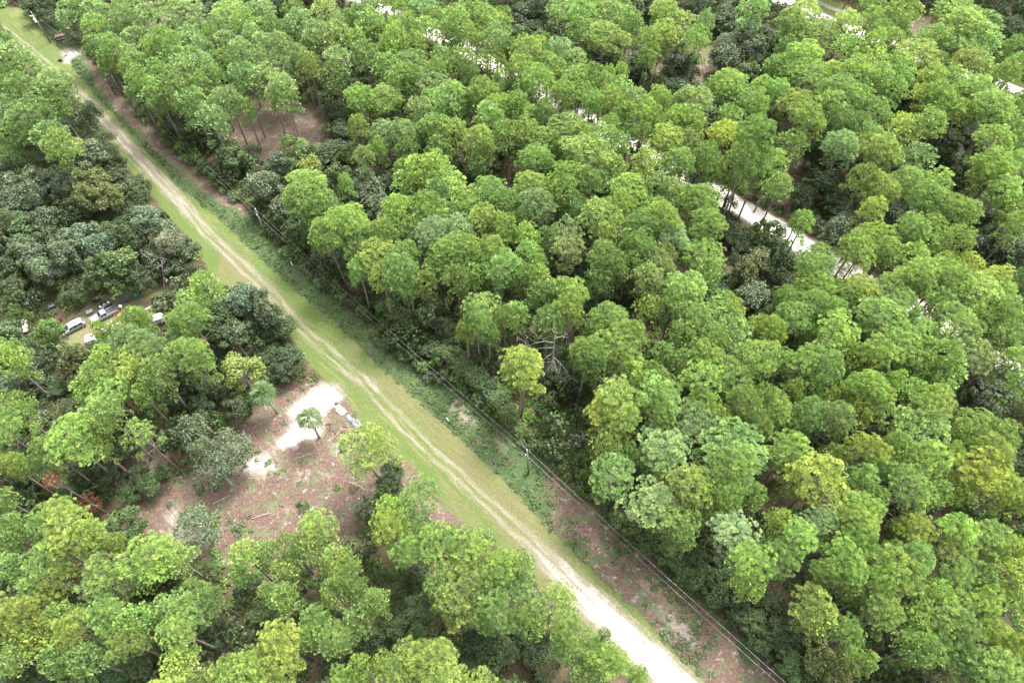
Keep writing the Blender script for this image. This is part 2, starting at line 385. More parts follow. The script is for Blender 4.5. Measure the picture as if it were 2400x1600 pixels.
def ground_mat():
    m, n, out = new_mat('ground_cover')
    a1 = N(n, 'ShaderNodeAttribute', _attribute_name='cover_a'); a2 = N(n, 'ShaderNodeAttribute', _attribute_name='cover_b')
    s1 = n.nodes.new('ShaderNodeSeparateColor'); n.links.new(a1.outputs['Color'], s1.inputs[0])
    s2 = n.nodes.new('ShaderNodeSeparateColor'); n.links.new(a2.outputs['Color'], s2.inputs[0])
    sand, grass, straw = s1.outputs; lush = a1.outputs['Alpha']; tan, verge, yard = s2.outputs; faint = a2.outputs['Alpha']
    pos = n.nodes.new('ShaderNodeTexCoord').outputs['Object']
    tv = N(n, 'ShaderNodeAttribute', _attribute_name='track_uv').outputs['Vector']
    mp = n.nodes.new('ShaderNodeMapping'); mp.inputs['Scale'].default_value = (1.6, .13, 1); n.links.new(tv, mp.inputs[0])
    streak = noise(n, 1.0, 5, .6, mp.outputs[0])
    f1 = noise(n, 2.2, 5, .75, pos); f2 = noise(n, .45, 5, .7, pos); f3 = noise(n, .09, 3, .6, pos); f4 = noise(n, 5.5, 3, .8, pos)
    litter = mixc(n, ramp(n, f2, .35, .65), (.040, .028, .020), (.075, .048, .035))
    litter = mixc(n, ramp(n, f1, .45, .7), litter, (.045, .065, .022))
    c = litter
    strawc = mixc(n, ramp(n, f1, .3, .7), (.058, .036, .029), (.112, .072, .060))
    strawc = mixc(n, ramp(n, f4, .58, .75), strawc, (.18, .135, .12))
    strawc = mixc(n, ramp(n, mth(n, 'ADD', f2, mth(n, 'MULTIPLY', f1, .35)), .67, .80), strawc, (.070, .092, .042))
    strawc = mixc(n, mth(n, 'MULTIPLY', ramp(n, noise(n, .22, 5, .7, pos), .5, .68), .75), strawc, mixc(n, f1, (.035, .045, .023), (.072, .074, .050)))
    strawc = mixc(n, mth(n, 'MULTIPLY', ramp(n, noise(n, .7, 6, .8, pos), .56, .66), .8), strawc, (.28, .24, .23))
    vc = mixc(n, ramp(n, f2, .25, .52), (.068, .056, .044), (.034, .062, .019))
    vc = mixc(n, ramp(n, f1, .5, .72), vc, (.112, .098, .082))
    c = mixc(n, ramp(n, verge, .3, .7), c, vc)
    thr = lambda msk, nz, k=.6, lo=.35, hi=.65: ramp(n, mth(n, 'ADD', msk, mth(n, 'MULTIPLY', mth(n, 'SUBTRACT', nz, .5), k)), lo, hi)
    c = mixc(n, thr(straw, f2, .9, .3, .7), c, strawc)
    yc = mixc(n, ramp(n, f2, .4, .6), (.12, .085, .06), (.085, .11, .04))
    c = mixc(n, thr(yard, f1), c, yc)
    gc = mixc(n, ramp(n, streak, .38, .62), (.052, .088, .024), (.086, .108, .042))
    gc = mixc(n, ramp(n, f3, .42, .6), gc, mixc(n, f2, (.050, .080, .025), (.080, .102, .040)))
    gc = mixc(n, ramp(n, f1, .52, .75), gc, (.125, .118, .08))
    gc = mixc(n, mth(n, 'MULTIPLY', tan, .75), gc, mixc(n, ramp(n, streak, .4, .6), (.115, .102, .067), (.072, .082, .037)))
    gc = mixc(n, thr(lush, f2, .5), gc, mixc(n, f1, (.045, .080, .023), (.074, .108, .036)))
    gc = mixc(n, mth(n, 'MULTIPLY', ramp(n, noise(n, 1.1, 6, .8, pos), .5, .68), .6), gc, (.118, .110, .072))
    gc = mulc(n, gc, (.94, .89, .76))
    c = mixc(n, thr(grass, f2, .5), c, gc)
    sc = mixc(n, ramp(n, f2, .35, .7), (.36, .32, .285), (.60, .57, .54))
    nz = mth(n, 'ADD', mth(n, 'MULTIPLY', streak, .55), mth(n, 'MULTIPLY', f1, .45))
    sx = n.nodes.new('ShaderNodeSeparateXYZ'); n.links.new(tv, sx.inputs[0])
    wob = mth(n, 'MULTIPLY', mth(n, 'SUBTRACT', noise(n, .25, 2, .5, pos), .5), 1.2)
    ax_ = mth(n, 'ABSOLUTE', mth(n, 'SUBTRACT', mth(n, 'ABSOLUTE', mth(n, 'ADD', sx.outputs[0], wob)), .85))
    rut = mth(n, 'MULTIPLY', mth(n, 'SUBTRACT', 1.0, ramp(n, ax_, .05, .75)), mth(n, 'MULTIPLY', faint, .30))
    sand = mth(n, 'ADD', sand, rut)
    sn_ = mth(n, 'ADD', sand, mth(n, 'MULTIPLY', mth(n, 'SUBTRACT', nz, .5), 2.0))
    c = mixc(n, ramp(n, sn_, .0, .75), c, mixc(n, f4, (.12, .10, .08), (.21, .18, .155)))
    c = mixc(n, ramp(n, sn_, .55, 1.15), c, sc)
    sp = mth(n, 'MULTIPLY_ADD', ramp(n, noise(n, 4.5, 6, .85, pos), .3, .7), .62, .66)
    cs_ = n.nodes.new('ShaderNodeCombineColor')
    for q_ in range(3): n.links.new(sp, cs_.inputs[q_])
    c = mulc(n, c, cs_.outputs[0])
    p = n.nodes.new('ShaderNodeBsdfPrincipled'); p.inputs['Roughness'].default_value = .95; p.inputs['Specular IOR Level'].default_value = .1
    n.links.new(c, p.inputs['Base Color'])
    b = N(n, 'ShaderNodeBump', Strength=.8, Distance=.18); n.links.new(mth(n, 'ADD', f1, mth(n, 'MULTIPLY', f2, .5)), b.inputs['Height'])
    n.links.new(b.outputs[0], p.inputs['Normal']); n.links.new(p.outputs[0], out.inputs[0])
    return m
M['ground'] = ground_mat()
def part_ground(name, k, label):
    f = quads[cl == k]; used = np.unique(f); remap = np.zeros(len(X), np.int32); remap[used] = np.arange(len(used))
    me = mesh_from(name, VV[used], remap[f], {'cover_a': ('FLOAT_COLOR', A1[used]), 'cover_b': ('FLOAT_COLOR', A2[used]), 'track_uv': ('FLOAT_VECTOR', TV[used])})
    me.polygons.foreach_set('use_smooth', np.ones(len(f), bool))
    return tag(link(name, me, M['ground']), label, None, None, 'structure')
part_ground('ground', 0, 'forest floor of brown pine litter under the trees')
part_ground('grass_verge', 1, 'mown green grass strip along both sides of the dirt track')
part_ground('dirt_track', 2, 'pale sandy two-rut track running diagonally through the forest')
part_ground('rough_verge', 3, 'weedy pinkish brown verge under the power line')
part_ground('sand_road', 4, 'white sand road glimpsed between the pines on the right')
part_ground('clearing_floor', 5, 'cleared lot of reddish straw and white sand left of the track')
part_ground('yard_ground', 6, 'shaded dirt yard where the vehicles are parked')
part_ground('sand_road', 7, 'white sand road in the upper right corner')

# ------------------------------------------------------------------ foliage geometry
def rand_dirs(r, n): v = r.normal(size=(n, 3)); return v/np.linalg.norm(v, axis=1, keepdims=True)
def blades(r, cen, axis, size, per, wid, low=-.15):
    """per blades per tuft: apex in the tuft's heart, wide end outward"""
    n = len(cen); c = np.repeat(cen, per, 0); a = np.repeat(axis, per, 0); s = np.repeat(size, per)
    d = rand_dirs(r, n*per)
    dt = (d*a).sum(1); d = np.where((dt < low)[:, None], d-2*dt[:, None]*a, d)
    d = d + a*.35; d /= np.linalg.norm(d, axis=1, keepdims=True)
    q = rand_dirs(r, n*per); t = np.cross(d, q); t /= np.linalg.norm(t, axis=1, keepdims=True)+1e-9
    L = (s*r.uniform(.75, 1.15, n*per))[:, None]; ww = (s*wid)[:, None]
    v = np.stack([c + d*L*.28, c + d*L + t*ww, c + d*L*.93 - t*ww], 1).reshape(-1, 3)
    f = np.arange(n*per*3).reshape(-1, 3)
    return v, f, np.repeat(np.repeat(r.random(n), per), 3)
def leaves(r, cen, size, nrm):
    n = len(cen); nn = nrm + rand_dirs(r, n)*.85; nn /= np.linalg.norm(nn, axis=1, keepdims=True)
    t = np.cross(nn, rand_dirs(r, n)); t /= np.linalg.norm(t, axis=1, keepdims=True)+1e-9; b = np.cross(nn, t)
    s = size[:, None]
    v = np.stack([cen - t*s, cen + b*s*.6, cen + t*s, cen - b*s*.6], 1).reshape(-1, 3)
    return v, np.arange(n*4).reshape(-1, 4), np.repeat(r.random(n), 4)
def pine_variant(seed, flat=.75, dens=1.0, per=34, tuft=.43, lobes=20, longc=1.0, wid=.12, dome=.5, kmin=.78):
    """crown for a 20 m pine of 3.6 m crown radius; returns crown mesh and trunk mesh"""
    r = np.random.default_rng(seed); rr = random.Random(seed)
    RR, top = 3.6, 20.0
    hc = 4.5*flat*longc                                # half height of crown
    zc = top - hc*1.02
    cs = []
    gold = r.random()*6
    for i in range(lobes):
        u = (i+.5)/lobes; el = math.asin(max(-1, min(1, 1-1.62*u)))     # from the top to below the equator
        az = gold + i*2.4 + r.normal()*.25
        k = r.uniform(kmin, 1.0)
        cs.append((math.cos(az)*math.cos(el)*RR*k*.82, math.sin(az)*math.cos(el)*RR*k*.82, zc + math.sin(el)*hc*k*.85, r.uniform(.85, 1.45)))
    nlow = rr.randint(2, 6)
    for i in range(nlow):                              # stray lower branches
        az = r.random()*2*PI; k = r.uniform(.4, .95); cs.append((math.cos(az)*RR*k, math.sin(az)*RR*k, zc-hc*r.uniform(.75, 1.5), r.uniform(.6, .95)))
    cs = np.array(cs)
    ce, axs, sz = [], [], []
    for c in cs:
        n = max(8, int(2*PI*c[3]**2*1.25/(tuft*2.0)**2*dens*1.15))
        q = (np.arange(n)+.5)/n; zz = 1-q*1.35; az = np.arange(n)*2.39996+r.random()*6; rad = np.sqrt(np.clip(1-zz*zz, 0, 1))
        d = np.stack([np.cos(az)*rad, np.sin(az)*rad, zz], 1) + r.normal(size=(n, 3))*.07
        p = c[:3] + d*np.array([1, 1, .78])*c[3]*r.uniform(.84, 1.02, (n, 1))
        out = p - np.array([0, 0, zc-hc*.7]); out /= np.linalg.norm(out, axis=1, keepdims=True)
        a = out*.6 + d*.5 + np.array([0, 0, .95]); a /= np.linalg.norm(a, axis=1, keepdims=True)
        ce.append(p); axs.append(a); sz.append(r.uniform(.8, 1.2, n)*tuft)
    n = max(3, int(95*dens*dome)); q = (np.arange(n)+.5)/n; zz = 1-q*1.25; az = np.arange(n)*2.39996; rad = np.sqrt(np.clip(1-zz*zz, 0, 1))
    d = np.stack([np.cos(az)*rad, np.sin(az)*rad, zz], 1) + r.normal(size=(n, 3))*.06
    ce.append(d*np.array([RR*.86, RR*.86, hc*.9])*r.uniform(.9, 1.02, (n, 1)) + np.array([0, 0, zc])); axs.append(d*.7+np.array([0, 0, .7])); axs[-1] /= np.linalg.norm(axs[-1], axis=1, keepdims=True); sz.append(r.uniform(.85, 1.15, n)*tuft)
    ce, axs, sz = map(np.concatenate, (ce, axs, sz))
    v, f, va = blades(r, ce, axs, sz, per, wid)
    crown = mesh_from('pine_crown', v, f, {'vary': ('FLOAT', va)}); crown.materials.append(M['needle'])
    mb = MB(); bend = Vector((r.normal()*.35, r.normal()*.35, 0))
    tp = lambda z: Vector((bend.x*math.sin(z/top*PI), bend.y*math.sin(z/top*PI), z))
    mb.tube([tp(z) for z in (-.4, .6, 5, 10, 14, 17, 19.3)], [.30, .22, .19, .165, .13, .08, .03], 7)
    for c in cs:
        z0 = max(8.5, c[2]-r.uniform(.8, 2.4)); z0 = min(z0, 18.6)
        p0 = tp(z0); p2 = Vector(c[:3]); pm = p0.lerp(p2, .55) + Vector((0, 0, -.25+r.normal()*.15))
        mb.tube([p0, pm, p2], [.07, .05, .02], 4, False)
    for i in range(rr.randint(4, 9)):                  # dead stubs below the crown
        z0 = r.uniform(8, zc-hc*.5); az = r.random()*2*PI; L = r.uniform(.7, 2.6); p0 = tp(z0)
        mb.tube([p0, p0+Vector((math.cos(az)*L*.6, math.sin(az)*L*.6, .1)), p0+Vector((math.cos(az+.2)*L, math.sin(az+.2)*L, L*r.uniform(-.15, .35)))], [.04, .03, .012], 3, False)
    trunk = mb.mesh('pine_trunk'); trunk.materials.append(M['bark'])
    return crown, trunk
def oak_variant(seed, lobes=22, nleaf=150, leaf=.22, flat=.75):
    """broadleaf tree, 9 m tall, 3.5 m crown radius"""
    r = np.random.default_rng(seed); RR = 3.5; top = 9.0; hc = 3.0*flat/.75; zc = top-hc
    cs = []
    for i in range(lobes):
        u = (i+.5)/lobes; el = math.asin(max(-1, 1-1.6*u)); az = i*2.4 + r.normal()*.4; k = r.uniform(.55, 1.0)
        cs.append((math.cos(az)*math.cos(el)*RR*k*.85, math.sin(az)*math.cos(el)*RR*k*.85, zc+math.sin(el)*hc*k*.85, r.uniform(.65, 1.35)))
    cs = np.array(cs); ce, nr, sz, vv = [], [], [], []
    for c in cs:
        n = int(nleaf*c[3]**1.6); d = rand_dirs(r, n)
        p = c[:3] + d*np.array([1, 1, .75])*c[3]*(r.uniform(.35, 1.12, (n, 1))**.6)
        ce.append(p); nr.append(d*.8+np.array([0, 0, .6])); sz.append(r.uniform(.65, 1.25, n)*leaf); vv.append(np.full(n, r.random()))
    ce, nr, sz, vv = map(np.concatenate, (ce, nr, sz, vv))
    v, f, va = leaves(r, ce, sz, nr)
    crown = mesh_from('tree_crown', v, f, {'vary': ('FLOAT', va*.65+np.repeat(vv, 4)*.35)}); crown.materials.append(M['leaf'])
    mb = MB(); mb.tube([(0, 0, -.4), (.05, 0, .8), (.1, .05, 2.6), (0, 0, 4.2)], [.34, .24, .2, .15], 7)
    for c in cs[::1]:
        p2 = Vector(c[:3]); p0 = Vector((.05, .02, r.uniform(2.2, 4.2))); pm = p0.lerp(p2, .5)+Vector((0, 0, .4))
        mb.tube([p0, pm, p2], [.10, .06, .02], 4, False)
        for q in range(2):
            e = p2 + Vector(rand_dirs(r, 1)[0])*c[3]*1.0
            mb.tube([pm.lerp(p2, .6), e], [.03, .008], 3, False)
    trunk = mb.mesh('tree_trunk'); trunk.materials.append(M['barkgrey'])
    return crown, trunk
PV = [pine_variant(100+i, flat=[.72, .85, .62, .95, .75, .68][i % 6], dens=[1.0, 1.25, .8, 1.1][i % 4], lobes=[20, 24, 17, 26, 22][i % 5], longc=[1, 1.15, 1.3][i % 3]) for i in range(16)]
PPOM = [pine_variant(200+i, flat=[.72, .6, .85][i % 3], dens=.85, per=48, tuft=.50, lobes=[16, 20, 18][i % 3], wid=.09, dome=.05, kmin=.5) for i in range(9)]      # loose crowns of large pompoms, near the camera
PSPARSE = [pine_variant(300+i, flat=.8, dens=.42, per=24, tuft=.5, lobes=16, longc=1.3, dome=.1, kmin=.5) for i in range(4)]
PLOD = [pine_variant(400+i, flat=.8, dens=.5, per=9, tuft=.75, lobes=16, longc=1.1, wid=.25) for i in range(3)]
OV = [oak_variant(500+i, lobes=[22, 28, 18][i % 3], nleaf=[150, 120, 180][i % 3], flat=[.75, .6, .9][i % 3]) for i in range(9)]
OSP = [oak_variant(600+i, lobes=20, nleaf=95, leaf=.18, flat=.7) for i in range(3)]

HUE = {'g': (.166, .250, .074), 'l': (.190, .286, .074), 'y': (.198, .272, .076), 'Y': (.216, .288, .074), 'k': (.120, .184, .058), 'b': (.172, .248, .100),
       'B': (.215, .305, .155), 'n': (.172, .215, .076)}
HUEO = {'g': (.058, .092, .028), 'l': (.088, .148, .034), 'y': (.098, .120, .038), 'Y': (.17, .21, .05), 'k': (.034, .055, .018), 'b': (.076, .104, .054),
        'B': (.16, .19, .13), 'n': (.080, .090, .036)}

# crown positions read off the photograph: block (column,row of 600x400 px), then "kind hue x y radius" in 3.92x block pixels
TREES = {
(0,0): """pb660,100,120 pg880,100,110 pg860,230,95 pb1020,270,90 pg1000,430,100 pk860,430,90 pg1000,570,85 pg1240,360,110 pg1200,520,90 pg1180,650,70 pg1410,440,100 pb1400,130,130 pb1130,150,85
 pg1540,330,100 pg1700,100,150 pg1780,300,90 pb1760,380,85 pg1880,440,85 pg1560,490,110 pg1610,40,100 pk1940,330,75 pb2090,370,110 pg2060,130,150 pg2250,180,100 pg2010,540,95 pg2330,90,80 pb2300,340,85
 pb2190,460,85 pg1850,590,100 pg1260,710,95 pg1250,830,85 pg1430,660,115 pg1400,830,115 pg1640,640,115 pk1600,800,120 pg1770,540,90 pg1950,700,95 pk2200,680,120 pk1480,930,95 pg1750,920,120 pb2080,900,130
 pg2240,950,80 pg1900,1060,110 dk1600,1080,110 dk1900,1200,130 dk1790,1030,90 og2110,1410,140 dk1640,1180,100 dk1480,1060,80 dk720,330,80 dk880,520,75 dk1120,720,70 dk1020,650,70 dk1330,960,70 dk1380,1000,70
 dk1750,1260,80 dg2230,1500,110 dk2330,1420,80 dk1290,900,60 dk60,110,110 dk190,170,100 dk330,60,120 dk380,190,100 dk480,220,90 dk470,40,110 dk580,230,80 dk640,260,80 pg10,330,80 pb80,370,60 pb110,510,130
 pb0,500,90 pg260,650,150 pg60,660,95 pg200,780,110 pb420,790,150 pb540,830,95 pk370,900,120 pk60,780,80 pb40,970,100 pg220,1080,170 pg350,1180,90 pg430,1230,130 pg560,1290,130 dk720,1010,120 ok850,1040,80
 dk620,1150,110 pk480,990,90 dk820,1170,90 dk960,1290,100 dk1070,1380,90 dk740,1240,100 ob760,1440,170 ob370,1500,100 ob100,1500,130 dn110,1390,110 pg60,1380,80 pg70,1210,120 ob540,1400,100 dk1050,1500,100  dk200,40,100 dk40,60,90 pg790,30,100 pb1260,40,90 dk1470,1130,60 dk1600,1270,60 pk1850,760,90 pk1530,740,80 pg1080,90,80 pg1960,240,90""",
(1,0): """pb60,100,100 pk150,220,80 pg430,190,120 pb230,400,90 pb60,400,90 pg640,80,110 pb560,300,110 pb760,220,80 pb720,330,120 pg860,190,70 pg1050,160,110 py1130,270,90 py950,330,70 pk960,480,110 pg750,550,120
 pk740,680,110 pg1130,60,90 py1270,220,70 pg1260,310,90 pg1410,240,90 pb1540,60,110 pl1240,460,110 pg1200,560,100 pg1190,400,80 pg1450,400,100 pb1430,540,120 pg1590,300,110 pg1330,60,80 pg1340,680,110
 pg1280,790,80 pg1690,510,90 pg1670,660,80 pb1550,770,150 pg1850,170,120 pg2000,80,140 py2130,180,120 pg2250,220,80 pg1960,340,110 pg1920,520,110 pb2200,350,110 pg2150,560,130 pk2290,130,70 pk1930,640,90
 pl980,900,120 pg1180,900,140 pg950,1160,80 pb1160,1210,140 pb1370,1200,120 pg1120,1350,60 pg1780,860,140 pg1620,920,80 pb1500,1010,110 pg2050,850,120 pg1830,970,120 pg1680,1130,130 pg1830,1200,100
 pk1620,1260,90 pg2130,930,110 pl2250,1000,120 pg2120,1090,110 py2100,1280,130 pg2280,1230,110 pk1700,1350,100 pk2050,1430,100 pl1650,1490,110 pl1500,1540,110 pg1340,1520,70 pb1000,1450,80 pb40,560,110 pb200,560,130 pb100,700,120 pk230,900,110
 pg220,780,110 pb370,500,75 dk690,850,120 dk760,1050,130 dk760,1190,120 dk500,700,90 dk550,820,90 dl330,1350,120 ob230,1500,110 oY480,1545,100 dg560,1440,130 dg700,1390,110 dg850,1420,110 dk640,950,80 dk970,640,120
 dk880,760,110 pk330,90,90 pk1640,150,90 pk1790,330,80 dk1050,780,90 pk1470,170,70 pk480,560,90 dk1990,1520,80 pk450,440,80 pg2330,480,80 pg2300,700,90 pb1010,60,90 pk1450,700,80 pk1380,1350,90 dk1240,1440,90 pg1530,1200,90 pb300,250,80""",
(2,0): """pg140,440,130 pg30,430,70 pg260,380,80 pb450,440,100 pb600,530,90 pg370,600,150 pg60,600,110 pl240,740,140 pg600,700,140 pg740,680,100 pg130,830,110 pg50,920,90 pg450,850,120 pg650,850,140 pg720,940,90
 pg870,780,120 pg1010,800,110 py900,890,120 pb1120,900,110 pg1300,860,80 pg1370,920,80 pl1190,1030,140 pg880,1150,90 pg70,1010,100 pg170,1080,100 pg530,1190,170 pg120,1180,110 pg250,1300,150 pg810,1280,150
 pg1070,1230,100 pg1230,1200,80 pl1430,1270,150 pg1430,1000,90 pl1540,1090,100 pg1660,1060,110 pg1700,1160,100 pn1640,1290,110 pb1680,900,130 py650,1420,190 pg200,1460,130 pY1930,1230,120 Tg2230,1290,150 Tk2170,1440,110 Tg2300,1430,100 Tg2110,1330,90
 pg930,1520,110 py1230,1500,110 pg1520,1480,130 pg1780,1420,110 pg1860,1530,120 pg470,100,140 pg640,110,110 pg620,260,100 py890,130,160 py860,320,170 pg1110,190,110 pY1420,110,130 py1380,300,130 py1580,250,160
 pg1680,370,100 pg1250,360,90 pg1280,480,80 dk1090,560,120 dk1500,600,130 dk1480,790,140 pg1000,650,60 pg880,660,50 pl1990,750,140 pg1890,820,110 pg2080,860,140 pb1790,200,70 oB1960,400,80 ob2180,440,130 ob1930,540,110
 dk2000,150,130 dk2080,280,110 pg2200,60,120 dk2180,200,120 og2180,680,110 pY2300,800,90 pg2000,1050,110 dk1850,1000,120 ob2180,1130,120 ob2280,1060,100 dk100,120,120 dk250,60,110 dk150,250,110 dk60,280,90
 dk1230,60,110 dk1700,80,100 pg1000,40,100 pg830,60,80 dk370,300,90 dk700,540,100 dk430,330,80 pk300,1000,80 pk980,1080,80 dk1640,680,90 dk2300,330,100 pk1590,930,90 pg2130,1450,120 pg2280,1480,100 pg1330,1090,90 dk1180,700,100 dk2290,550,90 pk1000,1330,90 pg2280,920,90 pb60,740,70""",
(3,0): """pY350,110,110 pg220,200,130 pg480,300,180 py720,190,110 dk60,100,90 pk990,60,110 pg980,160,100 pg780,430,130 py930,500,130 py1010,370,80 pg1150,180,120 pg1290,90,130 py1160,350,80 py1420,510,190 pg1560,320,110
 pg1430,390,90 pl1730,90,170 py1820,230,170 pg2000,200,130 pg1980,340,140 pg1700,400,120 pg1850,470,140 pn1850,570,120 pl300,520,150 py170,620,130 pg370,680,150 pY590,660,100 py830,650,130 pg1000,680,130
 pl1230,690,110 pg1180,570,120 pg650,830,170 py230,960,150 pg570,960,120 pk640,1060,150 pg390,1080,130 pk1020,1030,130 pk240,1300,120 pY1240,1110,90 py1230,1220,130 pg920,1220,120 pY1550,700,100 pg1700,730,130
 pg1900,790,150 pg1560,860,110 pY1420,880,90 pg1560,960,110 pg1500,1100,130 pg2100,1000,180 pg2000,650,120 pg2200,680,90 pg2200,1130,150 py2060,1280,140 pg2270,1280,100 pl2100,1500,150 pb1420,1450,130
 py1050,1350,160 pb700,1350,130 pg60,1480,110 dk1320,850,130 dk1700,1480,150 dk1650,1290,110 dk1950,1450,110 dk2100,100,100 dk2250,60,110 dk2230,260,100 pk2300,430,100 dk60,1000,90 dk40,860,90 dk600,1480,120 dk420,1430,110
 pg1050,270,90 pg870,900,90 pg1180,800,100 dk1370,1050,90 dk1500,1390,90 pg120,820,90 pk180,430,80 pk1560,560,80 dk1850,1240,110 dk930,1490,100 dk1280,1530,90 pg1700,880,110 pg1720,1000,110 pg2330,560,90 pg2330,950,100 pk60,620,90 dk480,1250,90 pk830,1110,90 pg2330,1480,90 dk1900,620,60""",
(0,1): """ob100,110,130 ob330,100,140 ob520,60,130 ob520,180,110 ob230,250,120 ob680,110,110 oy880,120,110 dk1080,80,120 dk1290,120,100 dk1180,190,110 oy1010,250,120 oy820,260,110 dk600,330,120 dk960,420,130 dk1300,250,90
 ob190,350,120 og200,500,130 ob420,450,110 ob90,480,100 dk650,450,120 ob750,620,170 ob600,760,120 ob300,780,140 ob180,720,110 ob400,900,140 ob660,830,110 ob860,720,120 dk1000,600,120 dk1120,520,120 ob1350,480,140
 ob1500,560,110 dk1100,650,120 oB1550,690,110 ob1700,740,110 dk1450,790,130 dk1660,880,130 og1100,850,150 dg1090,1060,160 dk1300,980,110 og880,900,110 dk700,1050,120 dk450,1050,110 dk130,900,130 dk130,1100,110
 dk640,1180,90 og140,1340,180 ob80,1480,120 ol440,1480,130 og540,1540,90 pg1260,1330,80 pl930,1480,90 py1110,1430,90 pl1330,1360,110 pg1720,1180,150 pl1870,1060,120 pg1700,1360,140 pg1690,1510,120
 pb1180,1530,130 og1600,1090,100 ob2150,1230,160 ob2290,1190,120 ok2000,1400,150 dk2250,1400,130 ob2150,1500,120 dk1450,1450,100 ok470,650,120 ok1250,600,110 ob60,300,110 dk20,660,110 dk1500,900,110 dk270,1150,90 ok760,330,110 ob60,40,100 dk1180,360,90 dk940,1240,80 dk780,1180,90""",
(1,1): """ob110,130,140 ob240,260,120 pg470,120,160 pg430,250,150 pg620,290,110 pk510,370,110 og740,80,110 pg810,140,60 dk880,220,90 ob1020,60,120 ob1040,200,150 ob1120,330,130 ob1230,120,90 pg1400,80,110 pl1700,110,190
 pl1300,330,130 pl1540,320,130 pg1600,420,160 pk1450,530,90 pl780,430,170 pg700,530,140 pl930,500,130 pg900,620,130 pg1230,510,150 pg1150,570,120 pB1870,510,110 pB1640,560,140 py2010,220,150 pg2210,180,130
 pg2300,290,110 pg2000,330,120 py2080,430,120 pg2270,440,120 pg2200,540,110 pY1060,790,160 pg950,900,90 pg1400,760,120 pg1360,900,150 pg1720,700,130 pg1820,700,150 pg1720,850,150 pg1950,850,110 py2180,680,120
 pg2120,850,110 pg2260,880,160 pg2050,1000,90 pk1850,1000,110 qy2000,1220,160 qg2010,1370,120 qg1950,1470,80 pg1430,1070,80 pk1570,1030,90 pg1150,960,100 ob1650,1230,120 ok1620,1330,120 ob1740,1420,80
 dg330,460,100 dg460,560,110 dg600,650,110 dk740,750,110 dk820,880,100 dg900,1000,90 dk1060,1090,100 dg1230,1130,120 dg1220,1260,110 dk1400,1200,110 dg1400,1370,120 dg1500,1480,110 dk660,730,90 dk1150,1200,90 dk1270,1390,90
 ob20,1200,90 ob110,1330,120 dk110,1150,60 dk230,1450,120 pk2280,1330,90 pk2150,1500,90 dk1780,1120,100 dk2150,1120,90 dk1180,1050,90 pk1620,180,90 pk1850,380,90 pk1500,660,90 dk60,300,80 dk700,330,90 dk100,1480,100""",
(2,1): """py100,140,140 pg350,220,130 pl500,70,130 pg490,150,110 pk700,110,110 pg930,60,100 pl1110,160,160 pl1000,300,120 pg1150,300,110 pb1350,100,100 pl1350,330,100 pb1480,170,100 pl1400,400,160 pg1180,500,130
 pg60,270,80 pb220,350,150 sb500,520,140 py800,430,170 sn500,640,150 pg870,600,90 pk820,720,130 pl150,620,110 pg140,750,100 pg240,830,80 pB1470,600,120 pg1140,650,140 pg1160,720,120 pl1730,290,150 pg1850,520,140
 pn1380,760,110 pn1330,870,140 pn1250,970,110 pl1730,800,160 pg1780,900,110 pk1090,870,110 pk900,880,130 pk800,1000,110 ql540,1130,150 pg430,1100,90 pg530,1250,120 pg200,950,110 pk230,1180,110 pk290,1330,110
 pg70,1300,90 qY1260,1250,110 pg1620,1080,170 pg1500,1200,90 pg1850,1330,200 pg1960,1200,110 pg2050,1300,100 pg1650,1350,150 pg1600,1480,110 pg880,1370,150 pg800,1480,130 pg1100,1460,160 pg1880,1530,120
 pg2250,1480,110 dk900,1150,120 dn1150,1060,100 dk2000,540,120 dk2100,680,110 on2230,860,110 on2150,950,100 dk1880,960,110 ob2200,1150,130 dk2270,1300,110 py2050,70,90 dk1900,420,110 dk1680,60,110 pk780,60,100
 pk300,640,90 dk650,930,110 dk400,980,90 dk1080,1200,100 dk680,1230,90 dk2000,1060,110 dk330,1470,100 dk700,1440,90 dk1230,60,80 pk60,950,100 dk900,1050,90 dk1390,1240,80 dk2060,850,80 dk2280,1100,80 dk1900,1130,90 pk640,350,100 pk60,480,90 dk2000,300,80""",
(3,1): """ob620,530,140 pl950,600,130 pg1100,660,100 pg800,680,110 pg520,790,130 pg450,880,140 py850,790,130 pg1110,720,110 py1360,770,120 py1550,820,90 py1700,830,80 pY1850,850,110 py1400,920,150 pg1680,930,140
 pg1620,1030,70 pY2090,1020,140 py1900,1090,190 pg2150,1150,110 pl460,1060,150 pg300,1190,130 pg640,1070,80 py900,1090,150 pg1200,1080,160 py830,1220,130 pg500,1200,130 pg580,1260,110 pg1250,1210,140 pg1570,1180,120
 pg250,1330,150 pl640,1430,160 pg1060,1400,200 py1720,1380,190 pl90,1480,120 pl1500,1510,190 pk2000,1380,110 pg2250,1300,90 ob2050,1480,130 pg150,1150,70 pg90,120,110 dk450,130,130 dk300,240,110 dk600,250,130
 dk790,200,110 py1050,180,130 pY930,340,90 dk1150,380,160 pg1300,80,130 py1600,90,110 pg1500,230,140 py1700,300,140 pg1330,520,130 pg1550,480,140 py1720,420,130 pg1700,610,110 py1850,350,110 pg1480,650,120
 pY2080,130,140 py2200,150,140 pg2280,300,110 ob2050,620,140 ok2250,720,150 dk2150,850,130 pg2300,470,90 dk2320,600,100 pl330,460,80 pn240,420,60 dk700,400,110 dk1000,500,90 dk1800,680,110 dk1250,640,90 dk170,850,110 dk80,680,110 dk60,960,100 dk150,1050,80 pk1000,1200,90 dk2200,1450,100 pk2320,1000,80 pk880,60,110 dk1830,60,100 dk1950,450,110 dk100,1280,80 pk1600,1300,90 pk380,1480,90 pg2150,1350,110 pg2250,1500,120 pb2120,1540,110 pg2330,1400,110""",
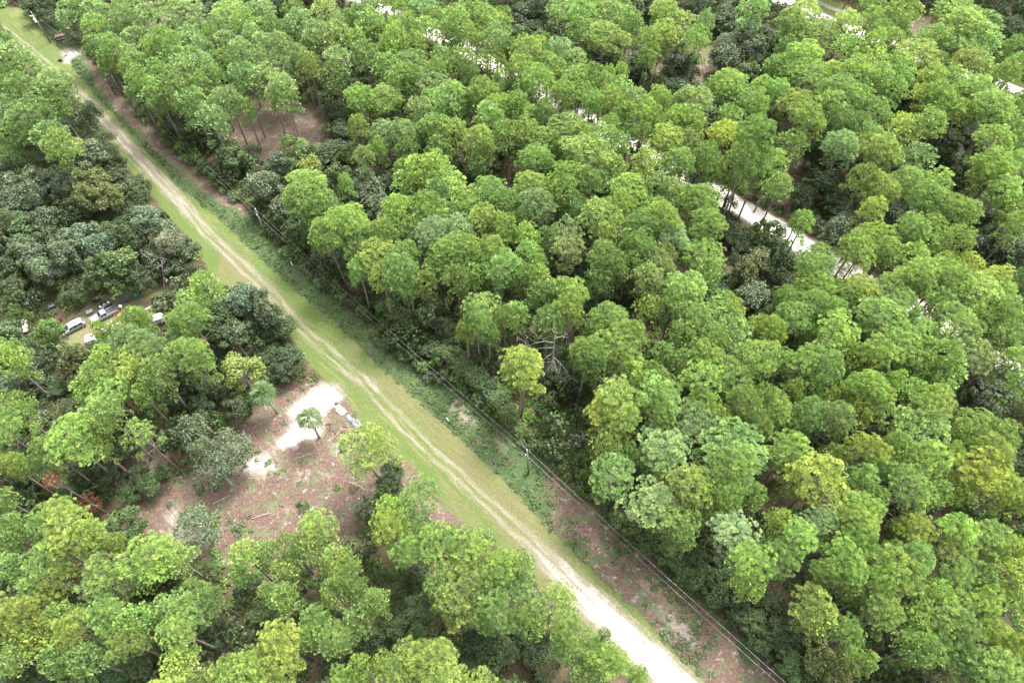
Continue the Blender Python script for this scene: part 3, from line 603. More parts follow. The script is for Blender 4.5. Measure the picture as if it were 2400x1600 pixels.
(0,2): """pl70,200,120 pg60,60,90 dk350,200,160 dk250,90,110 dk250,430,140 dk500,400,150 oy680,130,120 on650,290,100 pl950,130,120 pg900,300,150 pg800,430,130 pb1150,60,130 pY1290,190,160 py1430,240,120 pb1320,60,150
 pg1730,90,150 pg1810,170,90 ql1050,500,180 pg950,680,130 sg1250,830,130 pg1330,470,80 dg1420,680,100 dg1500,800,90 dk1700,430,120 dk1850,500,130 dk1870,640,110 oY2200,250,160 dk2000,60,120 dk2200,600,120
 qg100,600,120 qg60,800,140 qg180,640,110 on420,760,120 ql600,880,190 qg430,1000,150 ql720,860,120 qy890,950,90 qg300,1130,80 ob1790,830,130 tb2170,1010,200 tb1990,1150,150 tb1880,1000,120 py30,1080,80 qy140,1130,80 qg60,1430,90
 qY550,1530,150 dk300,1250,130 dk160,1330,110 dk780,1200,130 dk1250,1250,110 dg1380,1320,100 dk1000,1080,110 dk1150,1000,110 dg1180,1430,90 dk1600,560,100 dk700,620,110 dn560,640,100 dk1100,740,100 dk350,650,110 dk650,1380,110 dk1000,1250,100 dk1500,1200,90 dk250,1500,110 dk2050,420,110 dk160,980,110""",
(1,2): """dk90,130,110 dk300,150,120 dk230,270,90 dk380,260,80 py1050,950,190 sY1170,890,130 dk1270,1130,80 dk1240,1220,100 dk1220,1310,90 pg1430,1430,170 pl1150,1550,100
 dg1600,60,110 dg1750,130,110 dg1900,230,110 dg2030,330,110 dk2150,450,110 dg2230,560,100 dg2300,690,90 dk2050,110,110 dk1780,30,90 dk2250,200,90 dk1050,50,10 dg450,60,40""",
(2,2): """qY110,260,180 qY40,330,120 dk430,180,120 pg700,80,130 pg750,200,140 pg1000,80,170 pg1000,200,120 pl1110,310,110 pg1340,260,140 pg1400,120,90 pg1560,180,110 pg1750,90,150 pg1700,190,130 pl2250,140,180
 pg2030,310,170 ql1750,400,180 pl1760,560,130 qg1350,470,180 pg1300,600,150 qy900,500,200 qy820,640,150 qy1060,750,160 qy880,930,110 qg1060,1010,80 pb1650,760,170 py1900,700,110 pg2090,560,140 pg2260,730,130
 pg2330,480,90 qb1400,990,200 qg1350,1090,150 pg970,1190,180 qg2000,980,240 pg2000,1130,190 qy1620,1260,180 pg1990,1390,130 qb1280,1470,210 qg1900,1520,120 pg2270,1440,100 dk560,350,120 sg200,900,0 dk1120,900,110 dk1550,900,100 dk1850,850,90 dk1500,680,90 dk2150,1350,110 dk1250,780,100 dk640,250,100 dk330,300,100 dk1180,1180,110 dk620,430,110 dk2260,1100,80 dk1750,1100,80""",
(3,2): """ql260,210,170 pg60,150,100 pg500,100,120 pg550,230,150 pg730,100,110 qY1000,110,150 qY870,230,80 py1300,100,150 pg1600,80,130 pl950,340,150 pg860,430,110 pg1420,220,110 pn1900,110,150 pg1650,250,120
 pg1560,350,110 ql420,420,110 pg260,440,90 pg90,560,130 pg330,640,140 pg570,500,110 pb600,700,140 pY820,620,110 pg1110,580,150 pl1320,450,120 py1520,520,150 pg1180,400,80 pg1450,680,170 pg1400,850,220 pg1170,930,90
 pg1900,850,170 ql1780,900,90 pg2150,880,130 py2050,1030,150 qY1700,1000,90 ql200,1020,170 qg620,1060,110 qY480,1270,220 qy280,1340,140 qy940,980,150 qg1050,1200,130 ql1500,1110,170 pg1300,1060,120 qg900,1290,110
 pg1250,1330,170 qg1550,1420,120 qY2000,1200,200 qY1830,1260,130 qy1790,1400,100 qY2180,1340,140 pg1000,1450,110 pl840,1540,170 on2300,680,90 qY2320,1500,90 dk2050,350,150 dk2200,450,150 dk1950,500,110 dk2030,650,120
 dk2280,900,90 dk780,420,90 dk850,800,100 dk450,850,100 dk750,1150,110 dk1650,1250,90 dk650,350,80 dk1000,1080,80 dk2300,1250,100 dg2250,1150,110 dk60,900,90 dk2250,580,100 pk250,810,110 pn2150,80,120 pg2310,140,110 pg2330,330,100""",
(0,3): """qg120,130,110 qg90,230,100 qY600,130,210 qY760,170,130 qg480,300,130 qg370,100,90 qY920,210,60 qY1060,280,80 qg60,500,110 qg330,500,170 qg480,620,150 qg260,700,110 qy860,600,190 ql1380,390,200 qy1600,400,120
 qg1300,600,120 qy150,900,180 qy120,1080,140 qY560,920,110 qY600,1080,150 qY350,1100,130 qg980,870,150 ql1230,950,130 ql1080,1090,150 qg1650,850,180 qg1500,900,130 qg1780,710,90 sg1950,790,80 qg1700,1050,150
 qg1150,1200,150 qg80,1380,120 qg550,1350,130 qg750,1340,130 qY1400,1500,190 qY1640,1380,130 qY2250,1310,150 qY2050,1420,150 qY2200,1520,190 qY1850,1500,110 tb1830,150,190 ok1500,690,130 og1350,800,110 og1100,150,140
 ql2250,380,120 qg2200,600,70 dg1050,1430,140 dg1300,1400,120 dk230,780,110 dk700,800,110 dk300,1290,110 dk1300,730,100 dk1100,450,90 dk1250,1250,100 dk1850,1180,110 dk2000,1100,110 dk600,760,100 dk850,780,90 dg1900,520,90 dg1700,560,90 dk1450,1280,100 dk450,1480,120 dk950,1520,120 dk980,310,90 dk1570,1230,80""",
(1,3): """ql550,150,140 qg480,280,120 qg640,430,120 pg300,260,90 qg260,500,110 pg80,350,100 qg260,770,110 pg100,720,80 ql1150,100,160 qg820,600,130 qg900,700,100 qg650,760,110 qg1100,780,100 qg1320,400,130 ql1700,280,180
 qg1530,230,120 qY1990,330,180 qy1950,600,240 ql2250,480,150 qg2250,680,150 qg1720,680,120 qg1800,820,150 qg2200,900,160 qg2050,950,130 ql500,980,140 qg460,1150,110 qg740,1180,150 qg960,940,110 dk1080,520,80 dk1150,620,70
 dk1280,750,90 dk1340,900,90 dk1020,830,70 qY180,1230,180 qY120,1400,190 qY1550,1330,200 qY1400,1470,190 qY1200,1350,90 qY1680,1490,210 ql1000,1480,110 ql820,1550,130 qy2100,1520,160 dk2050,1200,140 dg2280,1260,120
 oy1680,1110,120 dg1500,920,140 dk350,1300,110 dk1080,1200,110 dg2240,180,70 dg940,50,55 dk700,960,90 dg60,930,110 dg200,1030,100 dk700,1400,110 dg1500,1100,100 dk1450,600,90 dk450,850,80 dk1300,1060,100 dk1950,1350,100 dk880,1380,100 dg1180,980,90 dg1400,480,70 dg1250,560,70""",
(2,3): """qg100,520,110 sY350,830,170 sY460,790,140 qg210,1010,110 qb100,700,120 qg560,1120,150 qg450,1220,110 qg750,1290,150 ql900,1380,150 pg860,1120,50 ql1180,1500,80 qg100,900,130 dk250,1300,150 dk100,1100,130 qg650,1500,110 dk330,1150,80 dn300,1450,100
 qg1500,60,190 qg1600,200,110 qB2030,180,180 qg1720,40,90 ql2220,450,170 ql2180,620,120 qg2330,300,90 dg1000,60,100 dg1150,150,110 dg1280,280,110 dg1450,240,110 dg1500,400,120 dk1680,420,120 dg1560,540,90
 dg1750,590,120 dg1870,740,120 dg2000,640,130 dk2050,860,120 dg2200,1000,130 dg2300,1180,110 dk1850,420,110 dk2150,820,120 dg1380,330,80 dk1950,500,110 dk2320,860,100 dg1650,640,70""",
(3,3): """qY90,70,110 qB430,70,130 qY800,120,170 ql850,270,130 qg120,410,150 qy260,230,150 ql620,450,170 qg560,620,130 qg720,640,110 qY1300,180,150 ql1180,120,80 qg1090,340,75 ql1780,130,150 qy1700,290,150 py2080,300,160
 qY2300,350,90 qY2250,550,140 ql1200,530,220 ql1050,600,140 qg1380,460,150 qg1720,530,150 qg1950,560,120 qy370,880,180 qy460,1030,130 qg1080,930,160 qg870,820,80 ql1540,760,110 qY1650,950,220 qY1420,1060,130
 qg1350,1150,130 qg1780,1100,150 ql2010,790,150 qy2270,810,120 qg800,1210,140 qg860,1340,90 qg1700,1210,170 qg1480,1310,130 qY2100,1180,150 ql2270,1260,150 qy2100,1400,180 qg1850,1450,150 qg2300,1510,120
 oy500,1340,170 oy650,1430,140 dk100,1150,140 dk1350,1480,110 dg200,1400,130 dk300,1250,110 dk900,550,100 dk600,850,110 dk1450,900,100 dk950,1100,90 dk1150,1250,100 dk1600,600,90 dk2150,650,80 dk60,850,110 dk1600,1400,100 dk900,400,90 dk1950,1000,90 dk400,1500,120 dk1250,780,80"""}

items = []
for (bc, br), txt in TREES.items():
    for tk in txt.split():
        kind, hue = tk[0], tk[1]; a, b, rd = (float(q) for q in tk[2:].split(','))
        if rd < 40: continue
        ax0, ay0 = 600*bc + a/3.92, 400*br + b/3.92
        if kind == 'p' and ax0 < 330 and ay0 < 420 and ay0 > 1.05*ax0-40: hue = {'g': 'k', 'y': 'g'}.get(hue, hue)   # the darker stand at far left
        elif kind == 'p' and ax0 < 900 and ay0 < 380 and hue == 'g' and (int(a)+int(b)) % 20 < 10: hue = 'b'
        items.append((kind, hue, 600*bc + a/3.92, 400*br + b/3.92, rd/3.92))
rt = random.Random(11)
SEEN = [(58, 712), (80, 705), (103, 699), (62, 756), (66, 770), (70, 780), (160, 778), (178, 765), (195, 756), (222, 752), (245, 740), (270, 728), (355, 727), (372, 717), (213, 802), (290, 733), (324, 692), (295, 703), (228, 706), (140, 750), (375, 755), (330, 705), (400, 690)]
k_ = []
for it in items:                     # the crowns leave the parked things visible, as in the photograph
    d_ = min(math.hypot(it[2]-a, (it[3]-b)) for a, b in SEEN)
    if d_ < it[4]*1.25 + 5:
        nr = (d_-5)/1.25
        if nr < 9: continue
        it = it[:4] + (nr,)
    k_.append(it)
items = k_
# keep tree bases off the tracks, the clearing and the parked vehicles
def blocked(x, y, margin=0.0):
    q = np.array([x]); p = np.array([y])
    if sdist(q, p, CORR)[0] > -margin: return True
    if sdist(q, p, VERGE)[0] > -margin*.4+.8: return True
    return False
class Tree: pass
trees = []
for kind, hue, px, py, rp in items:
    t = Tree(); t.kind = kind; t.hue = hue; t.px = px; t.py = py; t.rp = rp
    if kind == 'T': kind = t.kind = 'p'; tall = 1.35
    else: tall = 1
    if kind in 'pqs':
        t.h = rt.uniform(17.5, 22.0)*tall; zc = t.h*.855
    elif kind in 'ot': t.h = rt.uniform(9.5, 13); zc = t.h*.68
    else: t.h = rt.uniform(4.5, 8.0); zc = t.h*.62
    t.r = rp*depth_at(px, py, zc)/FPX*1.20
    if kind in 'pqs': t.h = t.h*(1 if tall > 1 else 0.72 + .28*min(1, t.r/3.4)); zc = t.h*.855
    elif kind == 'd': t.h = min(t.h, 1.6+t.r*2.1); zc = t.h*.6
    p = W(px, py, zc)
    if kind in 'pq':
        while t.h > 9 and blocked(p.x, p.y, -.3):
            t.h -= .7; zc = t.h*.855; p = W(px, py, zc)
        if blocked(p.x, p.y, -1.2) and px < 700: continue
    tl = (rt.gauss(0, R(1.6)), rt.gauss(0, R(1.6))); rz = rt.random()*2*PI
    rot = Matrix.Rotation(tl[0], 3, 'X') @ Matrix.Rotation(tl[1], 3, 'Y')
    off = rot @ Vector((0, 0, zc))
    t.x, t.y = p.x-off.x, p.y-off.y; t.tl = tl; t.rz = rz
    if kind == 'd':
        for _ in range(12):
            if not blocked(t.x, t.y, .8): break
            side = sdist(np.array([t.x]), np.array([t.y]), VERGE)[0] > -1.5
            dv = Vector((.72, .69)) if side else Vector((-.72, -.69))
            t.x += dv.x*.7; t.y += dv.y*.7
    trees.append(t)

ZONES0 = [  # (label phrase, test on base pixel)
 ('in the dark strip at the far top left', lambda x, y: x < 170 and y < 130),
 ('in the stand left of the far dirt track', lambda x, y: x < 330 and y < 400 and y > 1.05*x-20),
 ('in the wood behind the parked vehicles', lambda x, y: x < 520 and y < 720 and y > 1.0*x),
 ('around the shaded vehicle yard', lambda x, y: x < 640 and y < 905 and y > .7*x),
 ('at the left edge beside the straw clearing', lambda x, y: x < 560 and y < 1230 and y > .8*x),
 ('between the straw clearing and the track bend', lambda x, y: x < 900 and y > 1.0*x+120 and y < 1100),
 ('in the bottom left corner wood', lambda x, y: x < 620 and y >= 1200),
 ('below the straw clearing near the bottom edge', lambda x, y: x < 1020 and y > 1130),
 ('beside the white end of the track at the bottom', lambda x, y: y > x+15 and y > 1180),
 ('in the row lining the far power line', lambda x, y: x < 640 and y < x+10 and y > x-140),
 ('around the red straw glade', lambda x, y: x < 820 and y < 520),
 ('in the hedge-like edge beside the power line', lambda x, y: y > .93*x-30-120 and x < 1300),
 ('in the upper middle wood behind the sand road', lambda x, y: y < .55*x-470 and x < 1750),
 ('in the wood between the two sand roads', lambda x, y: y < .60*x-560 and x >= 1750),
 ('in the near row before the sand road', lambda x, y: y < .58*x-400),
 ('in the middle stand between track and sand road', lambda x, y: x < 1500 and y < 800),
 ('around the bare dead pine', lambda x, y: x < 1560 and y < 1100),
 ('in the big stand below the sand road', lambda x, y: y < 900),
 ('in the right middle of the big stand', lambda x, y: y < 1180),
 ('in the bottom right stand', lambda x, y: True)]
ZNAMES = ['at the far top left', 'left of the far track', 'in the oak wood behind the vehicles', 'around the vehicle yard', 'left of the straw clearing', 'between clearing and track bend',
 'in the bottom left corner', 'below the straw clearing', 'beside the white track end', 'lining the far power line', 'around the red straw glade', 'edging the power line verge', 'in the upper middle wood',
 'between the two sand roads', 'just before the sand road', 'in the middle stand', 'around the bare dead pine', 'below the sand road', 'at right middle', 'in the bottom right stand']
ZONES = [(n_, z_[1]) for n_, z_ in zip(ZNAMES, ZONES0)]
HN = {'g': 'mid green', 'l': 'bright lime green', 'y': 'yellowish green', 'Y': 'yellow-green', 'k': 'deep green', 'b': 'grey-green', 'B': 'silvery green', 'n': 'olive brown'}
_o = ['second', 'third', 'fourth', 'fifth', 'sixth', 'seventh', 'eighth', 'ninth', 'tenth', 'eleventh', 'twelfth', 'thirteenth', 'fourteenth', 'fifteenth', 'sixteenth', 'seventeenth', 'eighteenth', 'nineteenth', 'twentieth', 'twenty-first', 'twenty-second', 'twenty-third', 'twenty-fourth', 'twenty-fifth', 'twenty-sixth', 'twenty-seventh', 'twenty-eighth', 'twenty-ninth', 'thirtieth']
ORD = ['leftmost'] + [q + ' from left' for q in _o]
SN = {'p': 'pine', 'q': 'loose-tufted pine', 's': 'thin sparse pine', 'o': 'broadleaf tree', 't': 'open-crowned oak', 'd': 'bushy low tree'}
def label_trees(lst):
    g = {}
    for t in lst:
        bx, by = PX(t.x, t.y, 0.0)
        z = next(z for z, f in ZONES if f(bx, by))
        big = '' if t.kind in 'dst' else ('large ' if t.r > 4.1 else ('small ' if t.r < 2.9 else ''))
        t.zone = z; g.setdefault((big, t.hue, t.kind, z), []).append(t)
    for (big, hue, kind, z), ts in g.items():
        ts.sort(key=lambda t: t.px)
        base = f'{big}{HN[hue]} {SN[kind]} {z}'
        for i, t in enumerate(ts):
            if len(ts) == 1: t.label = base
            elif i == len(ts)-1: t.label = base + ', rightmost there'
            elif i < len(ORD): t.label = base + ', ' + ORD[i]
            else: t.label = base + ', among the densest part'
for t in trees: t.dist = math.hypot(t.x, t.y, CH-t.h*.8); t.app = t.r/t.dist
pines = sorted([t for t in trees if t.kind in 'pqs'], key=lambda t: -t.app)
broad = sorted([t for t in trees if t.kind in 'otd'], key=lambda t: -t.app)
NP = 300
solo_p, rest_p = pines[:NP], pines[NP:]
solo_b, rest_b = broad[:300], broad[300:]
label_trees(solo_p+solo_b)
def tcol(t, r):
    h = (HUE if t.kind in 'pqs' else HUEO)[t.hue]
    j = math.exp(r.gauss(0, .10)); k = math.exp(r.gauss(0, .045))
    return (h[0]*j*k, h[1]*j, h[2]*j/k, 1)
GRP = {'p': 'pines of the forest', 'q': 'pines of the forest', 's': 'pines of the forest', 'o': 'broadleaf trees', 't': 'broadleaf trees', 'd': 'bushy low trees at the forest edge and in gaps'}
rc = random.Random(5)
def variant(t):
    if t.kind == 'p': return rc.choice(PV), 20.0, 3.6
    if t.kind == 'q': return rc.choice(PPOM), 20.0, 3.6
    if t.kind == 's': return rc.choice(PSPARSE), 20.0, 3.6
    if t.kind == 't': return rc.choice(OSP), 9.0, 3.5
    return rc.choice(OV), 9.0, 3.5
for t in solo_p+solo_b:
    (cr, tr), H0, R0 = variant(t)
    pine = t.kind in 'pqs'
    o = thing('pine_tree' if pine else ('broadleaf_tree' if t.kind in 'ot' else 'bushy_tree'), t.label, 'tree', (t.x, t.y, gz(t.x, t.y)), 0, GRP[t.kind])
    o.rotation_euler = (t.tl[0], t.tl[1], t.rz)
    s = t.r/R0; kx = rc.uniform(.88, 1.14); o.scale = (s*kx, s/kx, t.h/H0)
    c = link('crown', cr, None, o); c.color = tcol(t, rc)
    link('trunk', tr, None, o)

def concat(name, parts, mat, extra=None):
    """parts: list of (mesh, matrix, colour)"""
    vs, fs, cs = [], [], []; off = 0
    cache = {}
    for me, mat4, col in parts:
        if me.name not in cache:
            v = np.empty(len(me.vertices)*3, np.float32); me.vertices.foreach_get('co', v)
            nl = len(me.loops); l = np.empty(nl, np.int32); me.loops.foreach_get('vertex_index', l)
            k = nl//len(me.polygons)
            a = np.empty(len(me.vertices), np.float32); me.attributes['vary'].data.foreach_get('value', a)
            cache[me.name] = (v.reshape(-1, 3), l.reshape(-1, k), a)
        v, f, a = cache[me.name]
        m = np.array(mat4)
        vs.append(v@m[:3, :3].T + m[:3, 3]); fs.append(f+off); off += len(v)
        k = .7+a*.6; cs.append(np.array(col[:3])[None, :]*np.stack([k**1.2, k, k**.8], 1))
    me = mesh_from(name, np.concatenate(vs), np.concatenate(fs), {'tint': ('FLOAT_COLOR', np.concatenate(cs))})
    return link(name, me, mat)
def tmat(t, R0, H0):
    return Matrix.Translation((t.x, t.y, gz(t.x, t.y))) @ Matrix.Rotation(t.rz, 4, 'Z') @ Matrix.Diagonal((t.r/R0, t.r/R0, t.h/H0, 1))
# trees beyond the 300 largest of each kind, and the forest running on past the picture's edges
outer = []
for _ in range(900):
    x = rt.uniform(-205, 205); y = rt.uniform(-4, 250)
    px, py = PX(x, y, 16.0)
    if -60 < px < 2460 and -70 < py < 1670: continue
    if px < -330 or px > 2730 or py > 2000: continue
    if blocked(x, y, 2) or seg_dist(np.array([x]), np.array([y]), r1)[0][0] < 4 or seg_dist(np.array([x]), np.array([y]), r2)[0][0] < 4: continue
    if any((x-o.x)**2+(y-o.y)**2 < 24 for o in outer): continue
    t = Tree(); t.kind = 'p'; t.hue = rt.choice('ggglyk'); t.x = x; t.y = y; t.r = rt.uniform(3, 4.6); t.h = rt.uniform(16, 21); t.rz = rt.random()*6; t.tl = (0, 0); outer.append(t)
if rest_p or outer:
    tag(concat('far_pine_forest', [(rc.choice(PLOD)[0], tmat(t, 3.6, 20), tcol(t, rc)) for t in rest_p+outer], M['brush']),
        'smallest distant pine crowns closing the forest canopy', None, None, 'stuff')
    mb = MB()
    for t in rest_p+outer: mb.tube([(t.x, t.y, -.3), (t.x+.1, t.y, t.h*.5), (t.x, t.y, t.h*.95)], [.25, .18, .06], 5, False)
    tag(mb.build('far_pine_trunks', M['bark']), 'trunks of the smallest distant pines', None, None, 'stuff')
olod = [oak_variant(650+i, lobes=14, nleaf=32, leaf=.42, flat=.8)[0] for i in range(3)]
fill = []; allp = np.array([(t.x, t.y) for t in trees]); rf_ = np.random.default_rng(77)
fc_ = rf_.uniform([-170, 12], [170, 220], (9000, 2)); fpx, fpy = PX(fc_[:, 0], fc_[:, 1], 0*fc_[:, 0])
fok = (fpx > -60) & (fpx < 2460) & (fpy > -40) & (fpy < 1680) & (sdist(fc_[:, 0], fc_[:, 1], CORR) < -2.5) & (sdist(fc_[:, 0], fc_[:, 1], VERGE) < -1.5) & (sdist(fc_[:, 0], fc_[:, 1], YARD) < -2.5)
fok &= np.max([sdist(fc_[:, 0], fc_[:, 1], q) for q in STRAWS], 0) < -2
fok &= (seg_dist(fc_[:, 0], fc_[:, 1], r1)[0] > 5) & (seg_dist(fc_[:, 0], fc_[:, 1], r2)[0] > 8) & (seg_dist(fc_[:, 0], fc_[:, 1], r3)[0] > 6)
for x, y in fc_[fok]:
    if np.min(np.hypot(allp[:, 0]-x, allp[:, 1]-y)) < 2.2 or any((x-t.x)**2+(y-t.y)**2 < 8.5 for t in fill): continue
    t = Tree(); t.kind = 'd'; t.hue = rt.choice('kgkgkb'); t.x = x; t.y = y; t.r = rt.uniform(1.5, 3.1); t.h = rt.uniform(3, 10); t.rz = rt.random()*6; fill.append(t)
hp = poly_w(VERGE_R[4:])
for a_, b_ in zip(hp, hp[1:]):
    L_ = math.hypot(*(b_-a_)); nn_ = (b_-a_)/L_; pr = np.array([-nn_[1], nn_[0]])
    k_ = 0.0
    while k_ < L_:
        t = Tree(); t.kind = 'd'; t.hue = rt.choice('gglgk'); off_ = rt.uniform(-.2, 2.6); q_ = a_+nn_*k_+pr*off_; t.x, t.y = q_
        t.r = rt.uniform(1.0, 1.9); t.h = rt.uniform(1.6, 2.6)+off_*1.1; t.rz = rt.random()*6; fill.append(t); k_ += rt.uniform(.9, 1.8)
print('fill', len(fill))
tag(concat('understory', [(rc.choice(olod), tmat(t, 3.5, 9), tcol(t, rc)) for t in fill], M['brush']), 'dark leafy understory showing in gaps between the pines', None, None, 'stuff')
if rest_b:
    tag(concat('far_broadleaf_thicket', [(rc.choice(OSP)[0], tmat(t, 3.5, 9), tcol(t, rc)) for t in rest_b], M['brush']),
        'small broadleaf crowns filling gaps in the distant forest', None, None, 'stuff')

# ------------------------------------------------------------------ undergrowth: shrub layer under and between the trees
def bush_mesh(seed, n, leaf):
    r = np.random.default_rng(seed); d = rand_dirs(r, n); d[:, 2] = np.abs(d[:, 2])
    lob = rand_dirs(r, 5); lob[:, 2] = np.abs(lob[:, 2])*.6
    w_ = 1 + .45*np.max(np.clip(d@lob.T, 0, 1)**6, 1) - .15
    p = d*w_[:, None]*r.uniform(.55, 1.0, (n, 1))*np.array([1, 1, .9])
    v, f, va = leaves(r, p, r.uniform(.6, 1.2, n)*leaf, d*.6+np.array([0, 0, .8]))
    return mesh_from('bush', v, f, {'vary': ('FLOAT', va)})
BUSH = [bush_mesh(700+i, 62, .19) for i in range(5)]
WEED = [bush_mesh(720+i, 12, .42) for i in range(4)]
ru = np.random.default_rng(31)
cand = ru.uniform([-172, 10], [172, 222], (26000, 2))
cx_, cy_ = cand[:, 0], cand[:, 1]
ppx, ppy = PX(cx_, cy_, 0*cx_)
ok = (ppx > -80) & (ppx < 2480) & (ppy > -60) & (ppy < 1720)
cand = cand[ok]; cx_, cy_ = cand[:, 0], cand[:, 1]; ppx, ppy = ppx[ok], ppy[ok]
cor = sdist(cx_, cy_, CORR); ver = sdist(cx_, cy_, VERGE); clr = sdist(cx_, cy_, CLEAR); yrd = sdist(cx_, cy_, YARD)
straw = np.max([sdist(cx_, cy_, q) for q in STRAWS[1:]], 0); da = seg_dist(cx_, cy_, r1)[0]; db = seg_dist(cx_, cy_, r2)[0]; dc = seg_dist(cx_, cy_, r3)[0]
free = (cor < -.8) & (ver < -.3) & (yrd < -1.2) & (straw < -.6) & (da > 3.6) & (db > 6) & (dc > 5)
dens = fbm(cx_, cy_, 14, 20)
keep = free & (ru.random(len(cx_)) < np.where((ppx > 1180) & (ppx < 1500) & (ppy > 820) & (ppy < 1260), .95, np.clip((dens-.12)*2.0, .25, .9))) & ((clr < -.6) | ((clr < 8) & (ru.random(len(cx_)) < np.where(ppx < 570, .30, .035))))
parts = []
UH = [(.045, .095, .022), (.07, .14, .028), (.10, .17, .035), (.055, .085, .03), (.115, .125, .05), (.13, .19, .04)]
rb_ = random.Random(3)
for x, y, qx, qy in zip(cx_[keep], cy_[keep], ppx[keep], ppy[keep]):
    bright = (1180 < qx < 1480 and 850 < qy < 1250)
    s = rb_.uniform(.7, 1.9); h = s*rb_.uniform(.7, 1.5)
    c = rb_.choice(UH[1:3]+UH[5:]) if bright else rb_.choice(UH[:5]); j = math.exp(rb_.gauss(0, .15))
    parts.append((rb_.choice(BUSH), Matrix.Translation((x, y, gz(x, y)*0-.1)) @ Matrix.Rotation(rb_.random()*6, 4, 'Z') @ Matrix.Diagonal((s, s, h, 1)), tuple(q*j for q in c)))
print('bushes', len(parts))
tag(concat('undergrowth', parts, M['brush']), 'low green shrubs and vines covering the forest floor', None, None, 'stuff')
# weeds on the verge, grass edge tufts, clearing regrowth
parts = []
cand = ru.uniform([-160, 10], [80, 222], (95000, 2)); cx_, cy_ = cand[:, 0], cand[:, 1]
ppx, ppy = PX(cx_, cy_, 0*cx_); ok = (ppx > -40) & (ppx < 2000) & (ppy > -40) & (ppy < 1660); cand = cand[ok]; cx_, cy_ = cand[:, 0], cand[:, 1]; ppx = ppx[ok]; ppy = ppy[ok]
ver = sdist(cx_, cy_, VERGE); clr = sdist(cx_, cy_, CLEAR); sn = sdist(cx_, cy_, SANDS[0][0]); pk = sdist(cx_, cy_, PINKV[0])
n1 = fbm(cx_, cy_, 5, 30); n2 = vnoise(cx_, cy_, 1.6, 33)
mid = np.exp(-((ppx-850)/330)**2)
kv = (ver > -.2) & (pk < -.3) & (ru.random(len(cx_)) < np.clip((n1-.34+.36*mid)*3.4, .05, .98))
kc = (clr > 0) & (sn < -.6) & (ru.random(len(cx_)) < np.clip((n1-.5)*3.0, 0, .7))
for x, y in zip(cx_[kv | kc], cy_[kv | kc]):
    s = rb_.uniform(.22, .66); c = rb_.choice([(.045, .092, .022), (.060, .115, .026), (.085, .120, .036), (.105, .105, .05), (.040, .080, .022)])
    parts.append((rb_.choice(WEED), Matrix.Translation((x, y, gz(x, y) if s > .3 else -.15)) @ Matrix.Rotation(rb_.random()*6, 4, 'Z') @ Matrix.Diagonal((s, s, s*rb_.uniform(.5, 1.1), 1)), c))
print('weeds', len(parts))
tag(concat('weeds', parts, M['brush']), 'green weeds and grass tussocks on the verge and clearing', None, None, 'stuff')
# ------------------------------------------------------------------ palms
def frond_mesh(seed, n=17, L=1.25, pet=1.0, droop=.55):
    r = np.random.default_rng(seed); v = []; f = []
    def strip(a, b, wd, up=(0, 0, 1)):
        a = Vector(a); b = Vector(b); s = (b-a).cross(Vector(up)).normalized()*wd; k = len(v)
        v.extend([a-s, a+s, b+s, b-s]); f.append((k, k+1, k+2, k+3))
    ps = [(0, 0, 0), (pet*.5, 0, pet*.22), (pet, 0, pet*.25)]
    for a, b in zip(ps, ps[1:]): strip(a, b, .035); strip(a, b, .03, (0, 1, 0.01))
    for i in range(n):
        t = (i+.5)/n*2-1; an = t*R(100); l = L*(1-.28*abs(t))*r.uniform(.9, 1.08)
        d = Vector((math.cos(an), math.sin(an), 0)); p0 = Vector(ps[-1]); fold = .10*(1 if i % 2 else -1)
        p1 = p0 + d*l*.5 + Vector((0, 0, -.06+fold*.4)); p2 = p0 + d*l*.95 + Vector((0, 0, -droop*l*r.uniform(.6, 1.1)+fold*.3))
        s = Vector((-d.y, d.x, 0)); k = len(v); wd = .042*l
        v.extend([p0, p1-s*wd+Vector((0, 0, fold)), p1+s*wd-Vector((0, 0, fold)), p2]); f.append((k, k+1, k+3, k+2))
    v = np.array([tuple(q) for q in v])
    return mesh_from('frond', v, np.array(f), {'vary': ('FLOAT', r.random(len(v))*.4+.3)})
FR = [frond_mesh(800+i, droop=[.35, .6, .8][i]) for i in range(3)]
for m_ in FR: m_.materials.append(M['leaf'])
def top_z(base, px, py):
    best = min(np.arange(0, 30, .1), key=lambda z: abs(PX(base.x, base.y, z)[1]-py)); return float(best)
